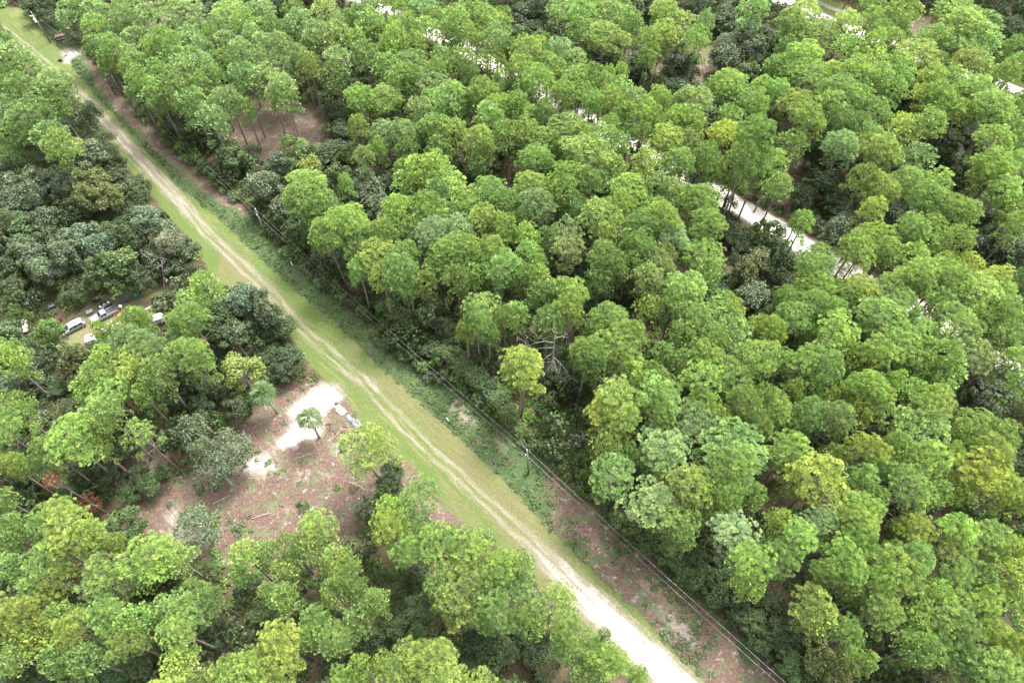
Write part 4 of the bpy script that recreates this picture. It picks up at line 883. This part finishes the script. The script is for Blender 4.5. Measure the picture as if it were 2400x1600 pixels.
def palm(base_px, crown_px, rad_px, label, nf=26, col=(.13, .20, .085), trunk=True, name='palm_tree', cat='palm tree'):
    b = W(*base_px)
    z = top_z(b, *crown_px) if trunk else .25
    c = W(crown_px[0], crown_px[1], z)
    s = rad_px*depth_at(crown_px[0], crown_px[1], z)/FPX/2.2
    b.z = gz(b.x, b.y)
    o = thing(name, label, cat, b, 0, 'fan palms')
    if trunk:
        d = c-b; mb = MB(); mb.tube([(0, 0, -.3), (d.x*.3, d.y*.3, z*.4), (d.x*.7, d.y*.7, z*.75), (d.x, d.y, z)], [.24, .19, .17, .22], 9)
        for k in range(9):
            q = .3+k*.075; mb.tube([(d.x*q, d.y*q, z*q), (d.x*(q+.03), d.y*(q+.03), z*(q+.03))], [.24, .21], 9)
        mb.build('trunk', M['barkgrey'], o, True)
    else: d = Vector((c.x-b.x, c.y-b.y, 0))
    rr = random.Random(int(base_px[0]))
    for i in range(nf):
        u = i/nf; el = R(78 - 105*u**.85) if trunk else R(80-75*u)
        q = link('frond', FR[0 if el > .7 else (1 if el > .1 else 2)], None, o)
        q.location = (d.x, d.y, z); q.rotation_euler = (rr.gauss(0, .2), -el, i*2.4+rr.gauss(0, .15)); q.scale = (s*rr.uniform(.88, 1.1),)*3
        k = rr.uniform(.8, 1.25); q.color = (col[0]*k, col[1]*k, col[2]*k, 1)
    return o
palm((650, 968), (616, 922), 36, 'tall fan palm with pale trunk at the edge of the dark thicket', 32)
palm((749, 1026), (727, 983), 38, 'fan palm standing alone on the white sand of the clearing', 28, (.19, .235, .13))
palm((1277, 970), (1274, 960), 26, 'blue-green palmetto in low brush right of the roadside pine', 20, (.09, .15, .06), False)
palm((2082, 1556), (2082, 1548), 40, 'large blue-green palmetto in shade near the bottom right', 24, (.09, .15, .075), False)
palm((324, 505), (321, 487), 20, 'pale fan palm crown among oaks left of the track', 20, (.2, .23, .11))
palm((652, 520), (646, 503), 20, 'small fan palm at the forest edge by the power line', 20, (.11, .16, .07))
palm((292, 772), (284, 752), 22, 'yellowish fan palm beside the silver pickup', 20, (.24, .24, .10))
palm((556, 1470), (553, 1462), 24, 'straw-tinted palmetto below the straw clearing', 18, (.20, .22, .10), False)
palm((1700, 118), (1699, 100), 20, 'pale silvery fan palm near the far sand road', 20, (.30, .31, .24))
palm((1210, 1010), (1250, 985), 14, 'small palmetto under the roadside pine', 14, (.10, .16, .05), False)
palm((590, 1445), (585, 1440), 18, 'green palmetto right of the straw-tinted one', 16, (.11, .17, .06), False)

# ------------------------------------------------------------------ dead trees
def branchy(mb, r, p, d, L, rad, depth):
    q = p; pts = [p]; rs = [rad]
    for i in range(3):
        d = (d + Vector(rand_dirs(r, 1)[0])*.35).normalized(); q = q + d*L/3; pts.append(q); rs.append(rad*(1-.28*(i+1)))
    mb.tube(pts, rs, 4 if depth > 1 else 3, False)
    if depth > 0:
        for k in range(3 if depth > 1 else 4):
            i = 1+k % 3; dd = (d*.5 + Vector(rand_dirs(r, 1)[0])*.9).normalized()
            branchy(mb, r, pts[i], dd, L*.5, max(.02, rad*.55), depth-1)
def snag(base_px, top_px, label, seed, arms, thick=.2, depth=2, mat='deadwood'):
    b = W(*base_px); z = top_z(b, *top_px); c = W(top_px[0], top_px[1], z); b.z = gz(b.x, b.y); d = c-b
    o = thing('dead_tree', label, 'dead tree', b, 0, 'bare dead trees'); r = np.random.default_rng(seed)
    mb = MB(); mb.tube([(0, 0, -.4), d*.35+Vector((.1, 0, 0)), d*.7, d], [thick, thick*.8, thick*.55, .05], 7); mb.build('trunk', M['bark'] if mat == 'bark' else M['deadwood'], o)
    for t, az, L, up in arms:
        mb = MB(); branchy(mb, r, Vector(d)*t, Vector((math.cos(R(az)), math.sin(R(az)), up)).normalized(), L*.82, .045, depth); mb.build('branch', M['deadwood'], o)
    return o
snag((1290, 905), (1302, 770), 'bare dead pine with long pale crooked limbs beside the yellow-green roadside pine', 4,
     [(.78, 185, 7.0, .15), (.62, 200, 5.5, -.1), (.55, -20, 6.5, -.25), (.45, 230, 4, -.1), (.85, 20, 2.6, .5), (.7, 160, 5, .1), (.95, 170, 1.4, .4), (.5, -60, 4.5, -.3)], .26)
snag((362, 655), (345, 590), 'small bleached leafless tree at the edge of the oaks', 9, [(.6, 40, 3, .4), (.8, 160, 2.4, .5), (.9, -60, 2.4, .4), (.5, 250, 2.6, .2)], .13, 2)
snag((418, 640), (405, 572), 'whitish bare tree nearest the track among the oaks', 12, [(.7, 80, 2.6, .6), (.8, 200, 2.2, .6), (.9, -30, 2.2, .5), (.6, 150, 2.2, .3)], .12, 2)
snag((385, 690), (380, 610), 'grey twiggy dead tree behind the dirt yard', 14, [(.7, 10, 2.6, .6), (.8, 120, 2.6, .4), (.9, -100, 2.2, .5), (.5, -40, 2.2, .1)], .12, 2)
o = snag((248, 1200), (105, 1112), 'leaning dead pine with rust-brown needles near the left edge', 21, [(.45, 60, 2.6, .3), (.6, -70, 2.4, .2), (.75, 100, 2.0, .2), (.3, -40, 3.0, .2)], .17, 1, 'bark')
r_ = np.random.default_rng(5); d_ = W(105, 1112, 8) - Vector(o.location)
o_len = [c for c in o.children if c.name.startswith('trunk')][0]
zt = max(v.co.z for v in o_len.data.vertices); dd_ = Vector([v.co for v in o_len.data.vertices if abs(v.co.z-zt) < .1][0])
for t in (.22, .36, .9):
    n = 60; cen = np.array(dd_)*t + rand_dirs(r_, n)*1.25*np.array([1, 1, .6]); a = rand_dirs(r_, n)
    v, f, va = blades(r_, cen, a, np.full(n, .42), 9, .16); me = mesh_from('needle_clump', v, f, {'vary': ('FLOAT', va)})
    q = link('needle_clump', me, M['needle'], o); q.color = (.20, .085, .045, 1)

# ------------------------------------------------------------------ power line
def pole_h(base, top):
    return top_z(W(*base), *top)
POLES = [((118, 100), (72, 28)), ((270, 222), (226, 146)), ((626, 558), (598, 490)), ((1239, 1110), (1235, 1054))]
pts_ = []
PL = ['tall utility pole carrying a white transformer at the far top left', 'utility pole on the pinkish verge below the first bend',
      'utility pole half hidden in weeds near the middle of the verge', 'nearest utility pole on the verge, dark and slightly leaning']
for i, (b, t) in enumerate(POLES):
    p = W(*b); h = min(13.5, max(9.5, pole_h(b, t))); tp = W(t[0], t[1], h); dl = Vector((tp.x-p.x, tp.y-p.y, 0))
    if dl.length > .6: dl = dl.normalized()*.6
    p.z = gz(p.x, p.y)-.1
    o = thing('utility_pole', PL[i], 'utility pole', p, 0, 'utility poles along the verge')
    MB().tube([(0, 0, 0), (dl.x*.5, dl.y*.5, h*.5), (dl.x, dl.y, h)], [.19, .16, .12], 10).build('pole', M['polewood'], o, True)
    MB().tube([(dl.x, dl.y, h), (dl.x, dl.y, h+.12), (dl.x, dl.y, h+.17), (dl.x, dl.y, h+.3)], [.04, .04, .11, .07], 8).build('insulator', M['porcelain'], o, True)
    MB().tube([(dl.x-.1, dl.y-.1, h-1.55), (dl.x-.22, dl.y-.2, h-1.55)], [.07, .09], 8).build('neutral_clamp', M['porcelain'], o)
    if i == 0:
        MB().tube([(dl.x+.1, dl.y-.5, h-2.7), (dl.x+.1, dl.y-.5, h-2.6), (dl.x+.1, dl.y-.5, h-1.5), (dl.x+.1, dl.y-.5, h-1.4)], [.2, .33, .33, .18], 14).build('transformer', M['white_metal'], o, True)
        MB().tube([(dl.x+.1, dl.y-.5, h-1.4), (dl.x+.1, dl.y-.5, h-1.0)], [.06, .04], 8).build('bushing', M['porcelain'], o)
        MB().box((dl.x-.3, dl.y-.2, h-.9), (1.1, .12, .12)).build('cutout_arm', M['white_metal'], o)
    pts_.append((Vector((p.x+dl.x, p.y+dl.y, h+.25)), h))
v0 = pts_[3][0]-pts_[2][0]
pts_.append((pts_[3][0]+v0*1.0, pts_[3][1])); pts_.insert(0, (pts_[0][0]-Vector((14, -10, 0)), pts_[0][1]))
for nm, dz, lab in (('upper', 0, 'upper power line wire strung over the verge from pole to pole'), ('lower', 1.7, 'lower neutral wire of the power line above the verge')):
    mb = MB()
    for (a, _), (b, _) in zip(pts_, pts_[1:]):
        q = []
        for k in range(19):
            t = k/18; p = a.lerp(b, t); p.z -= dz + (b-a).length*.018*4*t*(1-t); 
            if dz: p += Vector((-.2, -.2, 0))
            q.append(p)
        mb.tube(q, .010, 4, False)
    tag(mb.build('power_line', M['wire']), lab, 'cable', 'power line wires')

# ------------------------------------------------------------------ vehicles
def heading(a, b, z=0.0):
    """thing at the middle of photo points a (front) and b (rear) on the ground"""
    f, r = W(*a, z), W(*b, z); m = (f+r)/2; return Vector((m.x, m.y, 0)), math.atan2(f.y-r.y, f.x-r.x), (f-r).length
def wheel(o, x, y, rad=.34, wd=.22):
    w = MB().tube([(x, y-wd/2, rad), (x, y-wd/2+.02, rad), (x, y+wd/2-.02, rad), (x, y+wd/2, rad)], [rad*.9, rad, rad, rad*.9], 16).build('wheel', M['rubber'], o, True)
    s = 1 if y > 0 else -1
    MB().tube([(x, y+s*wd/2*.98, rad), (x, y+s*(wd/2+.015), rad)], [rad*.62, rad*.5], 12).build('rim', M['chrome'], w)
def lens(o, name, x, y, z, mat, sx=.08, sy=.34, sz=.16): return MB().box((x, y, z), (sx, sy, sz), bevel=.02).build(name, mat, o)
def body(o, prof, W2, mat, name='body', yi=None, bev=.07):
    mb = MB(); mb.prism(prof, -W2, W2, yi)
    es = [e for e in mb.bm.edges if abs(abs(e.verts[0].co.y)-abs(e.verts[1].co.y)) < .3 and e.calc_length() > .15 and abs(e.verts[0].co.y-e.verts[1].co.y) < .3]
    bmesh.ops.bevel(mb.bm, geom=es, offset=bev, segments=2, affect='EDGES', profile=.6)
    return mb.build(name, mat, o)
# silver pickup
c, rz, L = heading((216, 757), (277, 727)); c.z = gz(c.x, c.y)+.02
o = thing('pickup_truck', 'silver extended cab pickup truck parked nose towards the lower left', 'pickup truck', c, rz); print('pickup', L)
body(o, [(2.75, .45), (2.82, .72), (2.72, .92), (1.55, 1.08), (.95, 1.10), (-.75, 1.10), (-.75, 1.08), (-2.7, 1.08), (-2.78, .5), (-2.3, .42), (2.4, .40)], .93, M['silver'])
body(o, [(1.05, 1.06), (.35, 1.74), (-.45, 1.78), (-.70, 1.74), (-.76, 1.06)], .86, M['silver'], 'cab', [0, .16, .18, .16, .04], .05)
MB().poly([(1.03, -.70, 1.12), (1.03, .70, 1.12), (.43, .62, 1.69), (.43, -.62, 1.69)]).build('windscreen', M['glass'], o)
MB().poly([(-.80, -.66, 1.18), (-.80, .66, 1.18), (-.745, .60, 1.64), (-.745, -.60, 1.64)]).build('rear_window', M['glass'], o)
for s in (-1, 1):
    for x0, x1, X0, X1 in ((.80, .12, .34, .12), (.04, -.60, .04, -.56)):
        MB().poly([(x0, s*.87, 1.14), (x1, s*.87, 1.14), (X1, s*.745, 1.62), (X0, s*.745, 1.62)]).build('side_window', M['glass'], o)
    MB().box((.95, s*1.02, 1.16), (.12, .2, .16), bevel=.03).build('mirror', M['black'], o)
    lens(o, 'headlight', 2.74, s*.68, .80, M['lamp']); lens(o, 'tail_light', -2.77, s*.82, .85, M['redlamp'], .05, .16, .34)
    wheel(o, 1.85, s*.85); wheel(o, -1.75, s*.85)
    MB().box((-1.75, s*.84, 1.11), (1.95, .10, .07), bevel=.02).build('bed_rail', M['silver'], o)
MB().box((-1.75, 0, 1.086), (1.85, 1.52, .02)).build('bed_floor', M['black'], o)
MB().box((2.82, 0, .52), (.14, 1.7, .2), bevel=.04).build('bumper', M['silver'], o)
MB().box((-2.83, 0, .52), (.14, 1.7, .16), bevel=.03).build('bumper', M['chrome'], o)
MB().box((2.80, 0, .76), (.05, .95, .18), bevel=.01).build('grille', M['black'], o)
# white-silver minivan
c, rz, L = heading((152, 782), (201, 757)); c.z = gz(c.x, c.y)+.02
o = thing('minivan', 'silver-white minivan parked left of the pickup on the dirt', 'minivan', c, rz); print('van', L)
body(o, [(2.28, .42), (2.36, .66), (2.2, .86), (1.5, 1.02), (-1.9, 1.06), (-2.25, 1.02), (-2.36, .6), (-2.2, .38), (2.1, .36)], .92, M['silver'])
body(o, [(1.48, 1.0), (.72, 1.60), (-.2, 1.70), (-1.55, 1.68), (-1.95, 1.58), (-2.2, 1.0)], .89, M['whitepaint'], 'roof', [0, .15, .18, .18, .16, .03], .06)
MB().poly([(1.46, -.72, 1.07), (1.46, .72, 1.07), (.82, .64, 1.57), (.82, -.64, 1.57)]).build('windscreen', M['glass'], o)
MB().poly([(-2.21, -.68, 1.14), (-2.21, .68, 1.14), (-2.02, .60, 1.52), (-2.02, -.60, 1.52)]).build('rear_window', M['glass'], o)
for s in (-1, 1):
    for x0, x1, X0, X1 in ((1.1, .25, .62, .25), (.17, -.82, .17, -.82), (-.90, -1.95, -.90, -1.72)):
        MB().poly([(x0, s*.90, 1.09), (x1, s*.90, 1.09), (X1, s*.765, 1.53), (X0, s*.765, 1.53)]).build('side_window', M['glass'], o)
    MB().box((1.2, s*1.0, 1.12), (.12, .18, .14), bevel=.03).build('mirror', M['silver'], o)
    lens(o, 'headlight', 2.24, s*.68, .76, M['lamp'], .14); lens(o, 'tail_light', -2.30, s*.80, .98, M['redlamp'], .06, .14, .3)
    wheel(o, 1.45, s*.84, .33); wheel(o, -1.45, s*.84, .33)
MB().box((2.34, 0, .5), (.1, 1.5, .18), bevel=.04).build('bumper', M['whitepaint'], o)

def place(name, label, cat, px, py, rz=0.0, group=None, z=None):
    p = W(px, py); p.z = gz(p.x, p.y) if z is None else z
    return thing(name, label, cat, p, rz, group)
def paint(o, name, mb, col):
    q = mb.build(name, M['tint'], o); q.color = (*col, 1); return q
# aluminium boat, oars and box in the thicket at far left
c, rz, L = heading((52, 716), (106, 700)); o = thing('jon_boat', 'long blue-grey aluminium flat boat lying in the thicket at the left edge', 'boat', (c.x, c.y, .25), rz); print('boat', L)
mb = MB(); n = 10
secs = []
for i in range(n+1):
    x = -L/2 + L*i/n; w_ = .72*(1-.45*max(0, (i-6)/4)**2); k = .22*max(0, (i-6)/4)**2
    secs.append([mb.bm.verts.new(q) for q in ((x, -w_, .5+k), (x, -w_*.8, k), (x, w_*.8, k), (x, w_, .5+k))])
for a, b in zip(secs, secs[1:]):
    for k in range(3): mb.bm.faces.new((a[k], a[k+1], b[k+1], b[k]))
mb.bm.faces.new(secs[0]); mb.bm.faces.new(secs[-1][::-1]); mb.build('hull', M['alu'], o)
for x in (-L*.3, 0, L*.25): MB().box((x, 0, .36), (.3, 1.25, .05)).build('bench', M['alu'], o)
for s in (-1, 1): MB().box((0, s*.71, .515), (L*.7, .06, .04)).build('gunwale', M['white_metal'], o)
for i, (a, b, lb) in enumerate([((50, 716), (70, 703), 'short pale plank leaning left of the aluminium boat'), ((68, 708), (84, 698), 'second pale plank leaning across the aluminium boat')]):
    p, q = W(*a, .9), W(*b, 1.0)
    tag(MB().box((p+q)/2, ((q-p).length, .22, .06), Matrix.Rotation(math.atan2(q.y-p.y, q.x-p.x), 3, 'Z')).build('plank', M['alu']), lb, 'plank', 'planks on the boat')
o = place('cardboard_box', 'tan box standing behind the aluminium boat', 'box', 78, 697, .5); paint(o, 'carton', MB().box((0, 0, .8), (1.2, .8, .8), bevel=.03), (.50, .36, .24)); paint(o, 'flap', MB().box((.2, .5, 1.2), (1.0, .4, .03)), (.45, .32, .2))
# white wrecked skiff
c, rz, L = heading((63, 781), (60, 752)); o = thing('skiff', 'small weathered white skiff with dirty deck under trees at the left edge', 'boat', (c.x, c.y, .1), rz)
mb = MB(); mb.prism([(-L/2, .1), (L/2-.4, .05), (L/2, .55), (-L/2, .55)], -.6, .6, [.1, .2, .3, 0]); mb.build('hull', M['whitepaint'], o)
paint(o, 'deck', MB().box((-.2, 0, .57), (L*.7, .7, .04)), (.30, .29, .28)); paint(o, 'seat', MB().box((.3, 0, .66), (.3, .9, .1), bevel=.02), (.7, .7, .7))
# small yard clutter
o = place('barrel', 'dark red barrel beside the dirt left of the minivan', 'barrel', 140, 752)
paint(o, 'drum', MB().tube([(0, 0, 0), (0, 0, .05), (0, 0, .45), (0, 0, .9), (0, 0, .95)], [.5, .55, .58, .55, .5], 14), (.20, .03, .03)); paint(o, 'rim', MB().tube([(0, 0, .95), (0, 0, 1.0)], [.56, .56], 14), (.05, .02, .02))
o = place('tarp_pile', 'bright red tarp bundle behind the pickup', 'tarp', 288, 736)
mb = MB(); r_ = np.random.default_rng(2); bmesh.ops.create_icosphere(mb.bm, subdivisions=3, radius=1)
for v in mb.bm.verts: k = 1+.25*math.sin(v.co.x*5+v.co.y*3)*math.cos(v.co.y*6); v.co = Vector((v.co.x*1.1*k, v.co.y*.7*k, max(0, v.co.z)*.6*k))
paint(o, 'tarp', mb, (.25, .02, .025)); paint(o, 'rope', MB().tube([(-1, -.1, .3), (0, 0, .62), (1, .1, .3)], .03, 5), (.5, .5, .45))
o = place('yard_lamp', 'short grey post with a round white lamp head behind the pickup', 'lamp post', 292.5, 731)
MB().tube([(0, 0, 0), (0, 0, 1.9)], .06, 8).build('post', M['alu'], o); mb = MB(); bmesh.ops.create_uvsphere(mb.bm, u_segments=12, v_segments=8, radius=.3)
for v in mb.bm.verts: v.co.z += 2.1
mb.build('globe', M['porcelain'], o, True)
for px, py, col, nm, lb in ((296, 706, (.05, .06, .11), 'storage_tub', 'dull blue tub at the edge of the oak shade'), (323, 695, (.02, .16, .15), 'storage_tub', 'turquoise tub in the oak shade'), (213, 734, (.15, .16, .18), 'storage_tub', 'grey tub in brush above the pickup'), (125, 721, (.05, .05, .06), 'storage_tub', 'black tub in brush above the minivan')):
    o = place(nm, lb, 'storage tub', px, py, .6); paint(o, 'tub', MB().box((0, 0, .35), (1.1, .75, .7), bevel=.06, taper=1.12), col); paint(o, 'lid', MB().box((0, 0, .75), (1.3, .9, .08), bevel=.02), tuple(q*1.3 for q in col))
o = place('quad_bike', 'black quad bike parked under the oaks above the pickup', 'quad bike', 228, 708, .4)
MB().box((0, 0, .7), (1.7, .5, .4), bevel=.1).build('body', M['black'], o); MB().box((-.2, 0, .98), (.8, .34, .16), bevel=.05).build('seat', M['black'], o); MB().tube([(.5, -.4, 1.15), (.45, 0, 1.05), (.5, .4, 1.15)], .03, 6).build('handlebar', M['chrome'], o)
for sx in (-.65, .65):
    for sy in (-.45, .45): wheel(o, sx, sy, .3, .26)
o = place('garden_trailer', 'dark open trailer full of scrap beside the pickup bed', 'trailer', 250, 721, .7)
MB().box((0, 0, .55), (2.6, 1.5, .1)).build('bed', M['black'], o)
for s in (-1, 1): MB().box((0, s*.75, .85), (2.6, .05, .5)).build('side_board', M['black'], o); wheel(o, -.2, s*.9, .32, .2)
for i in range(5): paint(o, 'scrap', MB().box((-.9+i*.45, (.3, -.3)[i % 2], .8), (.4, .5, .35), Matrix.Rotation(i, 3, 'Z')), ((.4, .4, .45), (.12, .12, .14), (.3, .28, .3), (.05, .05, .05), (.45, .45, .5))[i])
c, rz, L = heading((344, 733), (389, 708)); o = thing('steel_ramp', 'long grey steel rail on dark stands at the right of the yard', 'rail', (c.x, c.y, 0), rz)
MB().box((0, 0, 1.0), (L, .28, .16)).build('rail', M['barkgrey'], o)
for x in (-L*.35, 0, L*.35): MB().box((x, .1, .5), (.12, .5, 1.0)).build('stand', M['black'], o)
def trailer(a, b, wd, h, label, name='camper_trailer'):
    c, rz, L = heading(a, b); o = thing(name, label, 'trailer', (c.x, c.y, 0), rz)
    body(o, [(-L/2, .6), (L/2, .6), (L/2, h-.1), (L/2-.3, h), (-L/2+.3, h), (-L/2, h-.1)], wd/2, M['whitepaint'], 'body')
    for s in (-1, 1):
        MB().poly([(-.5, s*(wd/2+.01), 1.3), (.5, s*(wd/2+.01), 1.3), (.5, s*(wd/2+.01), h-.5), (-.5, s*(wd/2+.01), h-.5)]).build('window', M['glass'], o); wheel(o, -L*.1, s*(wd/2-.1), .33)
    MB().box((L*.2, 0, h+.08), (.5, .5, .14), bevel=.03).build('roof_vent', M['white_metal'], o)
    MB().tube([(L/2, 0, .6), (L/2+1.0, 0, .55)], .05, 6).build('drawbar', M['black'], o)
    return o
trailer((209, 806), (230, 798), 1.8, 1.9, 'white box trailer half hidden below the minivan')
trailer((246, 786), (268, 776), 1.7, 2.0, 'white camper roof showing through pines below the pickup')
trailer((366, 757), (390, 750), 1.8, 1.9, 'small white trailer glimpsed between pines right of the yard')
c, rz, L = heading((238, 768), (288, 742)); o = thing('concrete_slab', 'pinkish concrete slab beside the pickup', 'slab', (c.x+.6, c.y-1.4, .03), rz)
paint(o, 'slab', MB().box((0, 0, 0), (L, 1.5, .14), bevel=.02), (.48, .38, .36)); paint(o, 'rubble', MB().box((L*.3, .2, .12), (.6, .5, .2), bevel=.05), (.5, .45, .42))

# chips, twigs and dead fronds strewn over the cleared lot and the red glade
mb = MB(); rq = np.random.default_rng(55); cnt = 0
while cnt < 2600:
    if rq.random() < .8: qx, qy = rq.uniform(330, 940), rq.uniform(900, 1320); reg = CLEAR
    else: qx, qy = rq.uniform(535, 785), rq.uniform(235, 400); reg = STRAWS[1]
    p = W(qx, qy)
    if sdist(np.array([p.x]), np.array([p.y]), reg)[0] < -.5: continue
    if sdist(np.array([p.x]), np.array([p.y]), SANDS[0][0])[0] > .5 and rq.random() < .9: continue
    L = rq.uniform(.25, 1.1); a_ = rq.random()*PI if rq.random() < .4 else rq.normal(.9, .35); g_ = -.02
    e = Vector((math.cos(a_)*L, math.sin(a_)*L, rq.uniform(-.02, .12))); b0 = Vector((p.x, p.y, .07))
    s_ = Vector((-math.sin(a_), math.cos(a_), 0))*rq.uniform(.02, .05)
    v_ = [mb.bm.verts.new(q) for q in (b0-s_, b0+s_, b0+e, b0+e*.5+Vector((0, 0, .06)))]
    mb.bm.faces.new((v_[0], v_[2], v_[3])); mb.bm.faces.new((v_[1], v_[3], v_[2])); mb.bm.faces.new((v_[0], v_[3], v_[1])); cnt += 1
tag(mb.build('wood_debris', plain('debris', (.15, .105, .085), .9, var=.75, scale=.8)), 'wood chips, twigs and dead fronds strewn on the cleared ground', None, None, 'stuff')
# ------------------------------------------------------------------ far top left: table, barrel
c, rz, L = heading((135, 92), (155, 88)); o = thing('picnic_table', 'low brown wooden table beyond the grass at the far top left', 'table', (c.x, c.y, 0), rz)
for k in range(4): paint(o, 'plank', MB().box((0, -.54+k*.36, 1.0), (2.8, .33, .07)), (.30, .17, .15))
for s in (-1, 1): paint(o, 'leg', MB().box((s*1.0, 0, .48), (.12, 1.1, .96)), (.10, .05, .05)); paint(o, 'bench', MB().box((0, s*1.05, .45), (2.6, .3, .07)), (.22, .12, .11))
o = place('black_drum', 'small black drum lying on grass near the far sand patch', 'drum', 143, 143)
MB().tube([(-.6, 0, .35), (.6, 0, .35)], [.35, .35], 12).build('drum', M['black'], o); MB().tube([(.6, 0, .35), (.63, 0, .35)], [.3, .28], 12).build('lid', M['alu'], o)

# ------------------------------------------------------------------ culvert, rocks, dark strips, marker, logs
c, rz, L = heading((790, 950), (810, 968)); o = thing('culvert', 'white concrete culvert end with black pipe mouth beside the sand drive', 'culvert', (c.x, c.y, 0), rz)
mb = MB(); mb.box((0, .1, .05), (L+.3, 1.1, .3), bevel=.05); mb.build('headwall', M['concrete'], o)
MB().box((-.3, .75, .12), (L*.8, .5, .2), bevel=.04).build('apron', M['concrete'], o)
mb = MB(); mb.tube([(L*.5, -.2, .12), (L*.5+.6, -.2, .12)], [.34, .34], 14); mb.build('pipe', M['black'], o)
rr = random.Random(8)
rock = []
for i in range(3):
    mb = MB(); bmesh.ops.create_icosphere(mb.bm, subdivisions=2, radius=1)
    for v in mb.bm.verts: v.co *= 1+.22*math.sin(v.co.x*4+i)*math.cos(v.co.y*5)+.1*math.sin(v.co.z*7+i)
    me = mb.mesh('rock'); me.materials.append(M['stone']); rock.append(me)
op = place('rock_pile', 'row of grey-white rubble rocks below the culvert', 'rocks', 828, 988)
bp = Vector(op.location)
for i in range(34):
    t = rr.random(); p = W(812+32*t+rr.gauss(0, 4), 972+30*t+rr.gauss(0, 4)) - bp; q = link('rock', rock[i % 3], None, op); s = rr.uniform(.12, .34)
    q.location = (p.x, p.y, s*.4); q.scale = (s*1.3, s, s*.75); q.rotation_euler = (0, 0, rr.random()*6)
for a, b, lb in (((938, 988), (973, 957), 'thin dark strip crossing the track, upper of two'), ((1080, 1134), (1124, 1098), 'thin dark strip lying across the track, lower of two')):
    p, q = W(*a, .02), W(*b, .02); mb = MB(); n = 10
    mb.tube([p.lerp(q, k/n)+Vector((rr.gauss(0, .05), rr.gauss(0, .05), gz(p.x+(q.x-p.x)*k/n, p.y+(q.y-p.y)*k/n)+.05)) for k in range(n+1)], .055, 6)
    s = mb.build('dark_strip', M['bark']); tag(s, lb, 'stick', 'dark strips across the track')  # two thin dark strips over the track, drawn as bark-coloured tubes
for px, py, lb in ((1050, 984, 'short white marker post lying in the verge weeds'), (684, 619, 'small white scrap lying on the verge beside the green strip')):
    o = place('marker_post', lb, 'marker', px, py, 2.2); MB().box((0, 0, .3), (1.1, .14, .14), Matrix.Rotation(-.5, 3, 'Y'), bevel=.02).build('post', M['whitepaint'], o); MB().box((.3, 0, .5), (.2, .17, .17)).build('cap', M['porcelain'], o)
# fallen sticks and logs in the clearings
LOGS = [((700, 990), (735, 985)), ((690, 1075), (745, 1060)), ((640, 1130), (690, 1110)), ((820, 1130), (860, 1150)), ((560, 1020), (600, 1000)), ((670, 955), (690, 985)), ((768, 1040), (800, 1010)), ((590, 1215), (640, 1200)),
        ((610, 330), (650, 322)), ((722, 325), (770, 318)), ((640, 350), (600, 355)), ((500, 1180), (540, 1160)), ((840, 1085), (880, 1100)), ((905, 1120), (925, 1140)), ((795, 1200), (830, 1215))]
for i, (a, b) in enumerate(LOGS):
    p, q = W(*a, .1), W(*b, .1); mb = MB(); d = q-p
    mb.tube([p, p+d*.5+Vector((.15, .1, .08)), q], [.065, .055, .03], 5)
    for k in range(3): e = p+d*(.3+.2*k); mb.tube([e, e+Vector((rr.gauss(0, .5), rr.gauss(0, .5), .15))], [.035, .012], 4, False)
    tag(mb.build('fallen_branch', M['deadwood'] if i % 2 else M['bark']), ('pale' if i % 2 else 'dark') + ' fallen branch on ' + ['straw beside the lone palm', 'straw below the lone palm', 'the middle of the straw clearing', 'straw at the right side of the clearing', 'straw near the thicket palm', 'straw between the two palms', 'white sand by the drive', 'the lower part of the clearing', 'the red glade, upper left', 'the red glade, right side', 'the red glade, lower left', 'the oak side of the clearing', 'straw by the vine-covered pine', 'the bank by the vine-covered pine', 'the bottom edge of the clearing'][i], 'branch', 'fallen branches on the clearings')
